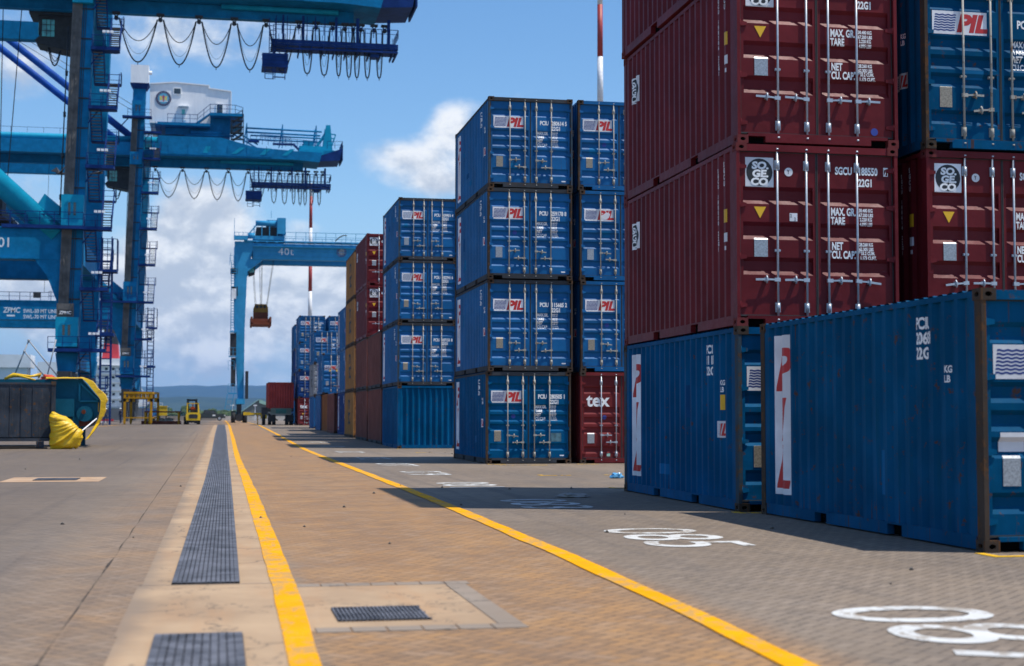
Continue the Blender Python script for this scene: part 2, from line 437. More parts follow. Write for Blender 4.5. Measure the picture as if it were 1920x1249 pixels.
def sheet(mb, x0, x1, y0, y1, dz):
    ys = [y0] + [k for k in KINK if y0 < k < y1] + [y1]
    for a, b in zip(ys, ys[1:]): mb.quad((x0, a, gz(a) + dz), (x1, a, gz(a) + dz), (x1, b, gz(b) + dz), (x0, b, gz(b) + dz))

QY = 318.0
g = MB()
for a, b in ((-60, 60), (60, 144), (144, QY)):
    for xa, xb in ((-50, 0), (0, 40), (40, 400)): g.quad((xa, a, gz(a)), (xb, a, gz(a)), (xb, b, gz(b)), (xa, b, gz(b)))
g.build('ground', M_GROUND); tag(bpy.data.objects['ground'], kind='structure')
q = MB(); q.box(-50.4, -50.002, -60, QY, -6, 0.1); q.box(-50.4, 400, QY + .002, QY + .6, -6, 0.46)
tag(q.build('quay_edge', M_CONCG), kind='structure')

# drain concrete surround, grates and slabs
strip('concrete_apron', [(-.58, 1.0), (-.58, 9.4)], [(-.35, 1.0), (-.35, 9.4)], M_CONC, .004)
strip('concrete_apron', [(.16, 1.0), (.16, 9.4)], [(.50, 1.0), (.50, 9.4)], M_CONC, .004)
s_ = MB(); sheet(s_, -.60, .60, 9.4, 12.15, .004)
tag(s_.build('concrete_apron', M_CONC), kind='structure')
strip('concrete_apron', [(-.57, 12.15), (-.58, 25), (-.62, 48), (-.64, 73), (-.48, 134), (-.4, 150)], [(-.345, 12.15), (-.26, 32), (-.23, 55), (-.21, 94), (-.08, 150)], M_CONC, .004)
strip('concrete_apron', [(.18, 12.15), (.27, 32), (.35, 55), (.5, 94), (.62, 150)], [(.44, 12.15), (.47, 25), (.56, 48), (.68, 79), (.86, 134), (.9, 150)], M_CONC, .004)
s_ = MB(); sheet(s_, .60, 1.76, 9.55, 11.85, .0045); tag(s_.build('concrete_apron', M_CONC), kind='structure')
s_ = MB()
def blocks(x0, x1, y0, y1, n, along):
    for k in range(n):
        g_ = .006
        if along == 'x':
            a = x0 + (x1 - x0) * k / n; b = x0 + (x1 - x0) * (k + 1) / n; s_.box(a + g_, b - g_, y0 + g_, y1 - g_, -.02, .006)
        else:
            a = y0 + (y1 - y0) * k / n; b = y0 + (y1 - y0) * (k + 1) / n; s_.box(x0 + g_, x1 - g_, a + g_, b - g_, -.02, .006)
blocks(.60, 1.97, 11.85, 12.06, 7, 'x'); blocks(.60, 1.93, 9.34, 9.55, 6, 'x'); blocks(1.76, 1.93, 9.55, 11.85, 2, 'y')
blocks(-.60, .50, 12.155, 12.19, 1, 'x')
tag(s_.build('slab_border', M_CONCG), kind='structure')
s_ = MB(); sheet(s_, -4.30, -2.36, 31.6, 34.0, .004); tag(s_.build('concrete_apron', M_CONC2), kind='structure')

def grate(name, label, x0, x1, y0, y1, nbar, cross, dz=.006, curve=None, along='y'):
    """iron grate: lengthwise bars with cross bars, over a dark channel"""
    root = thing(name, label, 'drain grate', ((x0 + x1) / 2, (y0 + y1) / 2, gz((y0 + y1) / 2)))
    ox, oy, oz = root.location
    cf = curve or (lambda y: (x0, x1))
    ys = [y0]; st = 4.0
    while ys[-1] < y1: ys.append(min(ys[-1] + st, y1))
    for k in KINK:
        if y0 < k < y1: ys.append(k)
    ys = sorted(set(ys))
    t = MB(); bars = MB()
    for a, b in zip(ys, ys[1:]):
        (la, ra), (lb, rb) = cf(a), cf(b)
        za, zb = gz(a) + .0055 - oz, gz(b) + .0055 - oz
        t.quad((la - ox, a - oy, za), (ra - ox, a - oy, za), (rb - ox, b - oy, zb), (lb - ox, b - oy, zb))
        if along == 'y':
            for k in range(nbar):
                f = (k + .5) / nbar; w = .5 / nbar * (.74 if 0 < k < nbar - 1 else 1.0)
                xa, xb = la + (ra - la) * f - ox, lb + (rb - lb) * f - ox; wa, wb = w * (ra - la), w * (rb - lb)
                h = .014
                bars.add([(xa - wa, a - oy, za), (xa + wa, a - oy, za), (xb + wb, b - oy, zb), (xb - wb, b - oy, zb),
                          (xa - wa, a - oy, za + h), (xa + wa, a - oy, za + h), (xb + wb, b - oy, zb + h), (xb - wb, b - oy, zb + h)],
                         [(4, 5, 6, 7), (0, 1, 5, 4), (1, 2, 6, 5), (2, 3, 7, 6), (3, 0, 4, 7)])
    yy = y0; k = 0
    while yy < min(y1, 46) and cross:
        l, r = cf(yy); z = gz(yy) + .0055 - oz
        major = (k % 12 == 0)
        bars.box(l - ox, r - ox, yy - oy, yy - oy + (.03 if major else .011), z, z + (.013 if major else .0105))
        yy += cross; k += 1
    if along == 'x':
        n = nbar
        for k in range(n):
            a = x0 + (x1 - x0) * k / n - ox; w = (x1 - x0) / n * .55
            bars.box(a, a + w, y0 - oy, y1 - oy, .0055, .018)
        bars.box(x0 - ox, x1 - ox, y0 - oy, y0 - oy + .02, .0055, .0185); bars.box(x0 - ox, x1 - ox, y1 - oy - .02, y1 - oy, .0055, .0185)
        bars.box(x0 - ox, x1 - ox, (y0 + y1) / 2 - oy, (y0 + y1) / 2 - oy + .015, .0055, .0175)
    t.build('channel', M_TROUGH, root); bars.build('bars', M_IRON, root)
    return root
def cf_far(y):
    L = [(-.345, 12.2), (-.26, 32), (-.23, 55), (-.21, 94), (-.08, 150)]; Rr = [(.18, 12.2), (.27, 32), (.35, 55), (.5, 94), (.62, 150)]
    def at(L):
        for (xa, ya), (xb, yb) in zip(L, L[1:]):
            if ya <= y <= yb: return xa + (xb - xa) * (y - ya) / (yb - ya)
        return L[-1][0]
    return at(L), at(Rr)
grate('drain_grate', 'long dark ribbed iron drain grate running away beside the yellow line', -.345, .18, 12.2, 150, 14, .055, curve=cf_far)
grate('drain_grate', 'short stretch of dark drain grate at the bottom edge, nearest of all', -.36, .155, 2.0, 9.36, 11, .034)
grate('drain_grate', 'small rectangular grate in the pale slab right of the yellow line', .77, 1.375, 9.8, 10.46, 22, 0, along='x')
grate('drain_grate', 'narrow dark grate in the pale slab out on the left paving', -3.72, -2.86, 32.3, 33.3, 24, 0, along='x')

Y1L = [(.34, 2), (.385, 8.1), (.42, 12), (.47, 25.6), (.52, 48), (.66, 79), (.84, 134), (1.0, 200), (1.15, 300)]
Y1R = [(.52, 2), (.555, 8.1), (.61, 12), (.67, 25.6), (.69, 48), (.85, 79), (1.05, 134), (1.22, 200), (1.4, 300)]
strip('road_marking', Y1L, Y1R, M_YLINE, .0095, wob=.013)
Y2L = [(2.75, 2), (2.95, 7.7), (3.06, 10.1), (3.15, 14), (3.23, 21), (3.27, 28), (3.25, 50), (3.33, 75), (3.47, 94), (3.55, 117), (3.68, 169), (3.8, 300)]
Y2R = [(2.92, 2), (3.13, 7.7), (3.23, 10.1), (3.35, 14), (3.43, 21), (3.47, 28), (3.46, 50), (3.54, 75), (3.68, 94), (3.76, 117), (3.89, 169), (4.0, 300)]
strip('road_marking', Y2L, Y2R, M_YLINE, .0085, wob=.018)
strip('road_marking', [(-12.0, 118), (-8.9, 149)], [(-11.8, 118), (-8.7, 149)], M_YLINE, .006)
strip('paving_joint', [(-.928, 2), (-.948, 14), (-1.115, 48), (-1.3, 100)], [(-.918, 2), (-.938, 14), (-1.10, 48), (-1.28, 100)], mat_roadpaint('dirt_joint', (.07, .055, .045), (.2, .155, .115), .9), .0022, wob=.02)
# bay numbers and bay corner ticks painted on the paving
def ground_text(s, x, y, h, m, sp=1.0):
    vs, fs = text2d(s, h / 0.70, 0, h * .004, 1.16, 'LEFT', sp)
    mb = MB(); mb.add([(x + v, y - u, gz(y) + .006) for u, v in vs], fs)
    tag(mb.build('bay_number', m), kind='structure')
ground_text('087', 4.05, 9.95, 1.08, M_WLINE)
ground_text('085', 4.38, 17.35, 1.08, M_WLINE)
ground_text('083', 4.36, 23.75, 1.05, M_WLINE)
ground_text('081', 4.25, 30.1, 1.05, M_WLINE)
ground_text('079', 4.25, 36.3, 1.0, M_WLINE)
ground_text('077', 4.3, 42.5, 1.0, M_WLINE)
ground_text('075', 4.3, 49.0, 1.0, M_WLINE)
ground_text('073', 4.3, 57.5, 1.0, M_WLINE)
ground_text('071', 4.3, 66, 1.0, M_WLINE)
ground_text('069', 4.3, 74, 1.0, M_WLINE)
def tick(x, y, lx, ly, w=.10):
    mb = MB(); mb.box(x, x + lx, y, y + w, gz(y) + .001, gz(y) + .0065); mb.box(x, x + w, y + w, y + ly, gz(y) + .001, gz(y) + .0062)
    tag(mb.build('road_marking', M_YWORN), kind='structure')
for x, y, lx, ly in ((7.2, 13.2, .5, .4), (8.5, 13.0, .9, .10), (9.0, 12.3, .8, .5), (7.0, 19.8, .6, .3), (7.1, 33.2, .7, .4), (8.6, 33.1, .6, .3), (7.15, 27.0, .6, .4), (7.3, 41.1, .5, .3), (9.8, 40.9, .6, .3), (7.5, 40.3, 1.3, .2),
                     (7.1, 61.0, .6, .3), (7.1, 55.0, .6, .4), (8.9, 47.5, .5, .3)): tick(x, y, lx, ly)
# small litter on the paving
M_PLASTIC = plain('blue_plastic', (0.10, 0.35, 0.62), 0.3)
M_SCRAP = plain('grey_scrap', (0.30, 0.28, 0.26), 0.8)
def crumple(name, label, cat, loc, r, m, sq=(1, 1, .5), seed=0):
    bm = bmesh.new(); bmesh.ops.create_icosphere(bm, subdivisions=3, radius=r)
    for v in bm.verts:
        n = mnoise.noise(v.co / r * 1.7 + Vector((seed, 0, 0))) + .5 * mnoise.noise(v.co / r * 5 + Vector((seed, 3, 0)))
        v.co *= 1 + .5 * n; v.co = Vector((v.co.x * sq[0], v.co.y * sq[1], max(v.co.z * sq[2], -r * sq[2] * .5)))
    zmin = min(v.co.z for v in bm.verts)
    for v in bm.verts: v.co.z -= zmin
    me = bpy.data.meshes.new(name); bm.to_mesh(me); bm.free(); me.materials.append(m)
    return tag(link(name, me, None, loc), label, cat)
crumple('plastic_bag', 'crumpled blue plastic bag lying between the container stacks', 'litter', (8.40, 31.5, .004), .10, M_PLASTIC, (1.3, 1, .8), 2)
crumple('plastic_wrapper', 'grey plastic wrapper lying in the shadow by painted number 083', 'litter', (5.72, 24.2, .004), .13, M_SCRAP, (1.9, 1, .35), 5)
for k in range(40):
    x, y = random.choice(((random.uniform(-6, 6.8), random.uniform(12, 60)), (random.uniform(7.5, 9.8), random.uniform(52, 60)), (random.uniform(.6, 6.5), random.uniform(9, 30))))
    if k == 0: scraps = MB()
    r = random.uniform(.008, .022)
    scraps.tube([(x - r, y, .004), (x, y + r * random.uniform(-1, 1), .006 + r * .7), (x + r, y, .004)], [r * .4, r, r * .3], 5)
tag(scraps.build('grit', plain('grit_stone', (.16, .14, .12), .9)), kind='stuff')

# water, shore woods, hills
def mat_water():
    m, nt, b = newmat('harbour_water'); tc = nt.nodes.new('ShaderNodeTexCoord'); P = N(nt, tc.outputs['Object'])
    b.inputs['Base Color'].default_value = (0.05, 0.12, 0.13, 1); b.inputs['Roughness'].default_value = 0.25
    bumped(nt, b, noise(nt, P, .35, 6, .65), 0.6, .5); return m
w = MB(); w.box(-9000, 11000, -300, 16500, -4.2, -3.6)
for v in range(0): pass
tag(w.build('water', mat_water()), kind='structure')
def mat_foliage(name, c1, c2, sc):
    m, nt, b = newmat(name); tc = nt.nodes.new('ShaderNodeTexCoord'); P = N(nt, tc.outputs['Object'])
    c = mixc(nt, noise(nt, P, sc, 6, .7).step(.35, .65), c1, c2)
    nt.links.new(c.s, b.inputs['Base Color']); b.inputs['Roughness'].default_value = .9; b.inputs['Specular IOR Level'].default_value = .1
    return m
def ridge(name, y0, depth, x0, x1, hfun, m, nx, ny, kind):
    mb = MB(); V = []
    for j in range(ny + 1):
        for i in range(nx + 1):
            x = x0 + (x1 - x0) * i / nx; t = j / ny; y = y0 + depth * t
            V.append((x, y, -4 + hfun(x, y, t)))
    F = [(j * (nx + 1) + i, j * (nx + 1) + i + 1, (j + 1) * (nx + 1) + i + 1, (j + 1) * (nx + 1) + i) for j in range(ny) for i in range(nx)]
    mb.add(V, F, True); return tag(mb.build(name, m), kind=kind)
def hprof(x):
    return 112 + 13 * mnoise.noise((x / 900, 3.3, 0)) + 6 * mnoise.noise((x / 260, 1.3, 0)) + 2.5 * mnoise.noise((x / 70, 9, 0)) - max(0, x - 250) * .028 - max(0, -x - 100) * .01
ridge('hills', 12500, 4000, -9000, 11000, lambda x, y, t: 2.75 * hprof(x / 2.6) * math.sin(min(t * 1.25, 1) * math.pi / 2) ** 1.1 + (30 * mnoise.noise((x / 700, y / 700, 0)) + 10 * mnoise.noise((x / 150, y / 150, 0))) * min(1, t * 3),
      mat_foliage('hill_forest', (0.014, 0.028, 0.020), (0.034, 0.052, 0.032), .006), 260, 34, 'structure')
ridge('hills', 7500, 2500, -7000, 9000, lambda x, y, t: (110 + 60 * mnoise.noise((x / 1500 + 5, 1, 0)) + 20 * mnoise.noise((x / 320, 4, 0))) * math.sin(t * math.pi) ** .8 + 5 * mnoise.noise((x / 60, y / 60, 0)) * min(1, t * 3),
      mat_foliage('hill_scrub', (0.018, 0.034, 0.022), (0.042, 0.062, 0.035), .008), 300, 24, 'structure')
# shore woods: many small leafy clumps on a low spit of land
def woods():
    mb = MB(); rnd = random.Random(3)
    for k in range(2600):
        y = rnd.uniform(1500, 2600); x = rnd.uniform(-650, 700)
        h = rnd.uniform(5, 11) * (1.15 + .6 * mnoise.noise((x / 120, y / 200, 0))); r = h * rnd.uniform(.35, .6)
        n = 7
        P = [(x, y, -3 + h)]
        for lv, (rr, zz) in enumerate(((.62, .86), (1.0, .6), (.9, .25))):
            for i in range(n):
                a = 2 * math.pi * (i + lv * .5) / n; q = r * rr * rnd.uniform(.7, 1.2)
                P.append((x + q * math.cos(a), y + q * math.sin(a), -3 + h * zz * rnd.uniform(.85, 1.1)))
        F = [(0, 1 + i, 1 + (i + 1) % n) for i in range(n)]
        for lv in range(2):
            for i in range(n):
                a, b = 1 + lv * n + i, 1 + lv * n + (i + 1) % n; F.append((a, a + n, b + n, b))
        mb.add(P, F)
    return tag(mb.build('shore_woods', mat_foliage('mangrove_leaves', (0.030, 0.055, 0.018), (0.085, 0.11, 0.035), .15)), kind='stuff')
woods()
sp = MB(); sp.box(-1500, 1600, 1480, 3400, -4.1, -2.6); tag(sp.build('far_shore', mat_foliage('shore_grass', (0.06, 0.08, 0.03), (0.12, 0.12, 0.06), .05)), kind='structure')
# ================================================================== CONTAINERS
W, H, L = 2.438, 2.591, 6.058
PITCH_S, DS = 0.276, 0.044
def side_profile(hl):
    """(y, inward depth) breakpoints of the corrugated side wall from -hl+.15 to hl-.15"""
    a, b = -hl + .15, hl - .15; n = int((b - a - .14) // PITCH_S); y = (a + b) / 2 - n * PITCH_S / 2
    pts = [(a, 0.0)]
    for k in range(n):
        pts += [(y + .036, 0.0), (y + .104, DS), (y + .172, DS), (y + .240, 0.0)]; y += PITCH_S
    return pts + [(b, 0.0)]
def interp(pts, y):
    if y <= pts[0][0]: return pts[0][1]
    for (a, d), (b, e) in zip(pts, pts[1:]):
        if y <= b: return d + (e - d) * (y - a) / (b - a) if b > a else e
    return pts[-1][1]
GROOVES = {'sogeco': (1.784, 1.28, .78), 'pil': (2.10, 1.51, 1.23, .965, .42), 'tex': (2.02, 1.44, 1.16, .88, .33), 'plain': (1.95, 1.5, 1.05, .6)}
GD = .045
def groove_profile(kind, h=H):
    k = h / H; pts = [(0.12, 0.0)]
    for z in sorted(GROOVES[kind]):
        z *= k; pts += ([(z - .050, 0.0), (z + .022, GD), (z + .145, GD), (z + .200, 0.0)] if kind == 'sogeco' else [(z - .050, 0.0), (z + .020, GD), (z + .112, GD), (z + .160, 0.0)])
    return pts + [(h - .12, 0.0)]

_C = {}
def cached(key, fn):
    if key not in _C: _C[key] = fn()
    return _C[key]

def hole_face(mb, o, U, V, w, h, rx, ry, dep, skip=None):
    o, U, V = Vector(o), Vector(U), Vector(V); Nn = U.cross(V)
    A = [45 * k for k in range(8)]; sq = [(w, h / 2), (w, h), (w / 2, h), (0, h), (0, h / 2), (0, 0), (w / 2, 0), (w, 0)]
    P = [o + U * a + V * b for a, b in sq]
    I = [o + U * (w / 2 + rx * math.cos(R(a))) + V * (h / 2 + ry * math.sin(R(a))) for a in A]
    B = [p - Nn * dep for p in I]
    mb.cur = 0; mb.add(P + I + B, [(k, (k + 1) % 8, (k + 1) % 8 + 8, k + 8) for k in range(8)] + [(k + 8, (k + 1) % 8 + 8, (k + 1) % 8 + 16, k + 16) for k in range(8)])
    mb.cur = 1; mb.add(B, [tuple(range(8))]); mb.cur = 0
def casting_mesh(m):
    """corner casting occupying x 0..-.162 ... built for the corner at (0,0,0) growing to +x,+y,+z with open faces at x=0, y=0"""
    mb = MB(); w, d, h = .162, .178, .118
    hole_face(mb, (0, 0, 0), (1, 0, 0), (0, 0, 1), w, h, .040, .026, .03)
    hole_face(mb, (0, d, 0), (0, -1, 0), (0, 0, 1), d, h, .042, .028, .03)
    mb.quad((w, 0, 0), (w, d, 0), (w, d, h), (w, 0, h)); mb.quad((0, d, 0), (w, d, 0), (w, d, h), (0, d, h))
    mb.quad((0, 0, 0), (w, 0, 0), (w, d, 0), (0, d, 0)); mb.quad((0, 0, h), (w, 0, h), (w, d, h), (0, d, h))
    return mb.mesh('corner_casting', [m, M_BLACK])

def frame_mesh(mf, ms, hl, h):
    hw = W / 2; mb = MB()
    e = .006
    for sx in (-1, 1):
        xa, xb = sorted((sx * (hw - e), sx * (hw - .055)))
        mb.cur = 0
        mb.box(xa, xb, -hl + e, -hl + .15, .118, h - .118)         # door-end posts
        xa2, xb2 = sorted((sx * (hw - e), sx * (hw - .09)))
        mb.box(xa2, xb2, hl - .15, hl - e, .118, h - .118)
        mb.cur = 1
        xo, xi = sx * (hw - .012), sx * (hw - .10)
        a, b = min(xo, xi), max(xo, xi)
        mb.box(a, b, -hl + .178, hl - .178, h - .078, h - .018)     # top rail
        zs = (.020, .158)
        cuts = [-hl + .178] + ([-1.025 - .18, -1.025 + .18, 1.025 - .18, 1.025 + .18] if hl < 4 else []) + [hl - .178]
        for k in range(0, len(cuts), 2): mb.box(a, b, cuts[k], cuts[k + 1], *zs)
        if hl < 4:
            for c in (-1.025, 1.025): mb.box(a, b, c - .18, c + .18, .138, .158)
            mb.cur = 2
            for c in (-1.025, 1.025):
                a2, b2 = sorted((sx * (hw - .095), sx * (hw - .11))); mb.box(a2, b2, c - .2, c + .2, .022, .137)
    mb.cur = 1
    mb.box(-hw + .162, hw - .162, -hl + .012, -hl + .12, h - .112, h - .016)   # door header
    # door sill with dark pockets beside the castings
    mb.box(-hw + .42, hw - .42, -hl + .012, -hl + .12, .022, .150)
    for sx in (-1, 1):
        a, b = sorted((sx * (hw - .42), sx * (hw - .162))); mb.box(a, b, -hl + .012, -hl + .12, .105, .150)
        mb.cur = 2; mb.box(a, b, -hl + .10, -hl + .12, .022, .105); mb.cur = 1
    mb.box(-hw + .162, hw - .162, hl - .09, hl - .012, h - .10, h - .016)
    mb.box(-hw + .162, hw - .162, hl - .09, hl - .012, .022, .155)
    mb.box(-hw + .10, hw - .10, -hl + .12, hl - .09, .10, .15)                 # floor
    return mb.mesh('frame', [mf, ms, M_BLACK])
def side_mesh(m, hl, h, flat=False):
    mb = MB(); pr = side_profile(hl); x = -(W / 2 - .014); z0, z1 = .155, h - .076
    V = []
    for y, d in pr: V += [(x + d, y, z0), (x + d, y, z1)]
    mb.add(V, [(2 * i, 2 * i + 1, 2 * i + 3, 2 * i + 2) for i in range(len(pr) - 1)])
    mb.add([(x + .08, -hl + .15, z0), (x + .08, hl - .15, z0), (x + .08, hl - .15, z1), (x + .08, -hl + .15, z1)], [(0, 1, 2, 3)])
    return mb.mesh('side_wall', m)
def roof_mesh(m, hl, h):
    mb = MB(); V = []; y = -hl + .18; pts = []
    while y < hl - .2: pts += [(y, 0), (y + .03, .017), (y + .11, .017), (y + .14, 0)]; y += .21
    pts.append((hl - .16, 0))
    for y, d in pts: V += [(-W / 2 + .02, y, h - .019 + d), (W / 2 - .02, y, h - .019 + d)]
    mb.add(V, [(2 * i, 2 * i + 1, 2 * i + 3, 2 * i + 2) for i in range(len(pts) - 1)])
    mb.box(-W / 2 + .1, W / 2 - .1, -hl + .12, hl - .1, h - .06, h - .03)
    return mb.mesh('roof', m)
def end_mesh(m, hl, h):
    mb = MB(); pts = [(-W / 2 + .09, 0)]; x = -W / 2 + .13; n = 9; p = (W - .26) / n
    for k in range(n): pts += [(x + .02, 0), (x + .075, .045), (x + p - .085, .045), (x + p - .03, 0)]; x += p
    pts.append((W / 2 - .09, 0)); V = []
    for x, d in pts: V += [(x, hl - .022 - d * 1.35, .155), (x, hl - .022 - d * 1.35, h - .1)]
    mb.add(V, [(2 * i, 2 * i + 1, 2 * i + 3, 2 * i + 2) for i in range(len(pts) - 1)])
    return mb.mesh('end_wall', m)

DY = .062        # depth of the door face behind the end of the posts
DW = W / 2 - .070
def door_mesh(kind, m, h):
    """one leaf, hinge side at x=0, running to +x ; outer face at y=0 ; z absolute"""
    mb = MB(); z0, z1 = .165, h - .125; bw = .055
    pr = [(z0, 0)] + [p for p in groove_profile(kind, h)[1:-1]] + [(z1, 0)]
    xa, xb = bw, DW - bw
    V = []
    for z, d in pr: V += [(xa, d, z), (xb, d, z)]
    mb.add(V, [(2 * i, 2 * i + 1, 2 * i + 3, 2 * i + 2) for i in range(len(pr) - 1)])
    # closing faces at both ends of each groove
    for i in range(1, len(pr) - 1, 4):
        for x in (xa, xb): mb.add([(x, pr[i + k][1], pr[i + k][0]) for k in range(4)], [(0, 1, 2, 3)])
    mb.quad((0.012, 0, z0), (xa, 0, z0), (xa, 0, z1), (0.012, 0, z1)); mb.quad((xb, 0, z0), (DW - .012, 0, z0), (DW - .012, 0, z1), (xb, 0, z1))
    mb.box(.012, DW - .012, .055, .060, z0, z1)
    mb.cur = 1
    t = .012
    mb.box(0, t, -.006, .05, z0 - .022, z1 + .022); mb.box(DW - t, DW, -.006, .05, z0 - .022, z1 + .022)
    mb.box(t, DW - t, -.006, .05, z0 - .022, z0); mb.box(t, DW - t, -.006, .05, z1, z1 + .022)
    return mb.mesh('door', [m, M_GASKET])
def rod_mesh(m, h, r=.0165):
    """locking rod at x=0,y=0 with brackets and end cams"""
    mb = MB(); z0, z1 = .075, h - .055
    mb.tube([(0, 0, z0), (0, 0, z1)], r, 10)
    for z in (z0 + .02, z1 - .02):
        mb.cyl((0, 0, z), .027, .022, 'z', 10); mb.box(-.030, .034, -.006, .030, z - .016, z + .016)
    for z, hh in ((.27, .135), (h - .30, .135)):
        mb.box(-.036, .036, .004, .040, z - hh / 2, z + hh / 2); mb.tube([(0, -.002, z - hh / 2 + .012), (0, -.002, z + hh / 2 - .012)], .026, 10)
    for z in (h * .415,):
        mb.box(-.040, .040, .0, .038, z - .017, z + .017)
        for s in (-1, 1): mb.cyl((s * .033, -.004, z), .010, .012, 'y', 8)
    return mb.mesh('locking_rod', m)
def handle_mesh(m, dirn, ln=.34):
    mb = MB(); s = dirn
    mb.box(min(-.03 * s, .055 * s), max(-.03 * s, .055 * s), -.024, .014, -.026, .026)
    mb.bar((.05 * s, -.016, 0), (.14 * s, -.026, .002), .014, .024)
    mb.bar((.14 * s, -.026, .002), (ln * s, -.028, -.003), .013, .030)
    mb.tube([(.175 * s, -.022, -.05), (.175 * s, -.040, -.02), (.175 * s, -.042, .02), (.175 * s, -.022, .055)], .014, 6)
    mb.box(.175 * s - .022, .175 * s + .022, -.012, .045, -.028, .035)
    return mb.mesh('handle', m)
def hinge_mesh(m):
    mb = MB(); mb.cyl((0, -.022, 0), .017, .11, 'z', 8)
    mb.add([(0, -.030, -.042), (.115, -.012, -.022), (.115, -.012, .022), (0, -.030, .042), (0, -.004, -.042), (.115, -.002, -.022), (.115, -.002, .022), (0, -.004, .042)],
           [(0, 1, 2, 3), (4, 7, 6, 5), (0, 4, 5, 1), (1, 5, 6, 2), (2, 6, 7, 3), (3, 7, 4, 0)])
    return mb.mesh('hinge', m)

# ---- lettering bent over the corrugation
def on_door(root, kind, h, hl, items, name, m, lift=.003):
    """items: list of (verts2d, faces, x0, z0) with x measured from the left edge of the container, z from its base"""
    pr = groove_profile(kind, h); mb = MB()
    for vs, fs, x0, z0 in items:
        v2 = [(x + x0, z + z0) for x, z in vs]
        v2, f2 = cut2d(v2, fs, [p[0] for p in pr], 1)
        mb.add([(x - W / 2, -hl + DY - lift + interp(pr, z), z) for x, z in v2], f2)
    return mb.build(name, m, root)
def on_side(root, hl, items, name, m, lift=.003):
    """u runs towards the door end (-y) as seen from outside on the left wall; items (verts, faces, y_start, z0)"""
    pr = side_profile(hl); mb = MB()
    for vs, fs, y0, z0 in items:
        v2 = [(-(y0 - u), z + z0) for u, z in vs]          # store -y so that u grows
        v2, f2 = cut2d(v2, fs, [-p[0] for p in pr], 0)
        mb.add([(-(W / 2 - .014) + interp(pr, -u) - lift, -u, z) for u, z in v2], f2)
    return mb.build(name, m, root)
def rect(w, h): return [(0, 0), (w, 0), (w, h), (0, h)], [(0, 1, 2, 3)]
def ell(rx, ry, n=24): return [(rx * math.cos(2 * math.pi * i / n), ry * math.sin(2 * math.pi * i / n)) for i in range(n)], [tuple(range(n))]
def waves(w, h, rows=7):
    V = []; F = []; n = 20
    for r in range(rows):
        zc = h * (r + .5) / rows; t = h / rows * .27; sl = .10 * h
        for i in range(n + 1):
            x = w * i / n; z = zc + t * .55 * math.sin(i / n * math.pi * 2 * 3.5)
            xx = x + sl * (zc / h)
            V += [(xx, z - t), (xx, z + t)]
            if i < n: k = len(V) - 2; F.append((k, k + 2, k + 3, k + 1))
    return V, F
def T(s, h, xs=.62, off=.0055, **k): return text2d(s, h / .70, 0, off * h / .1, xs, **k)

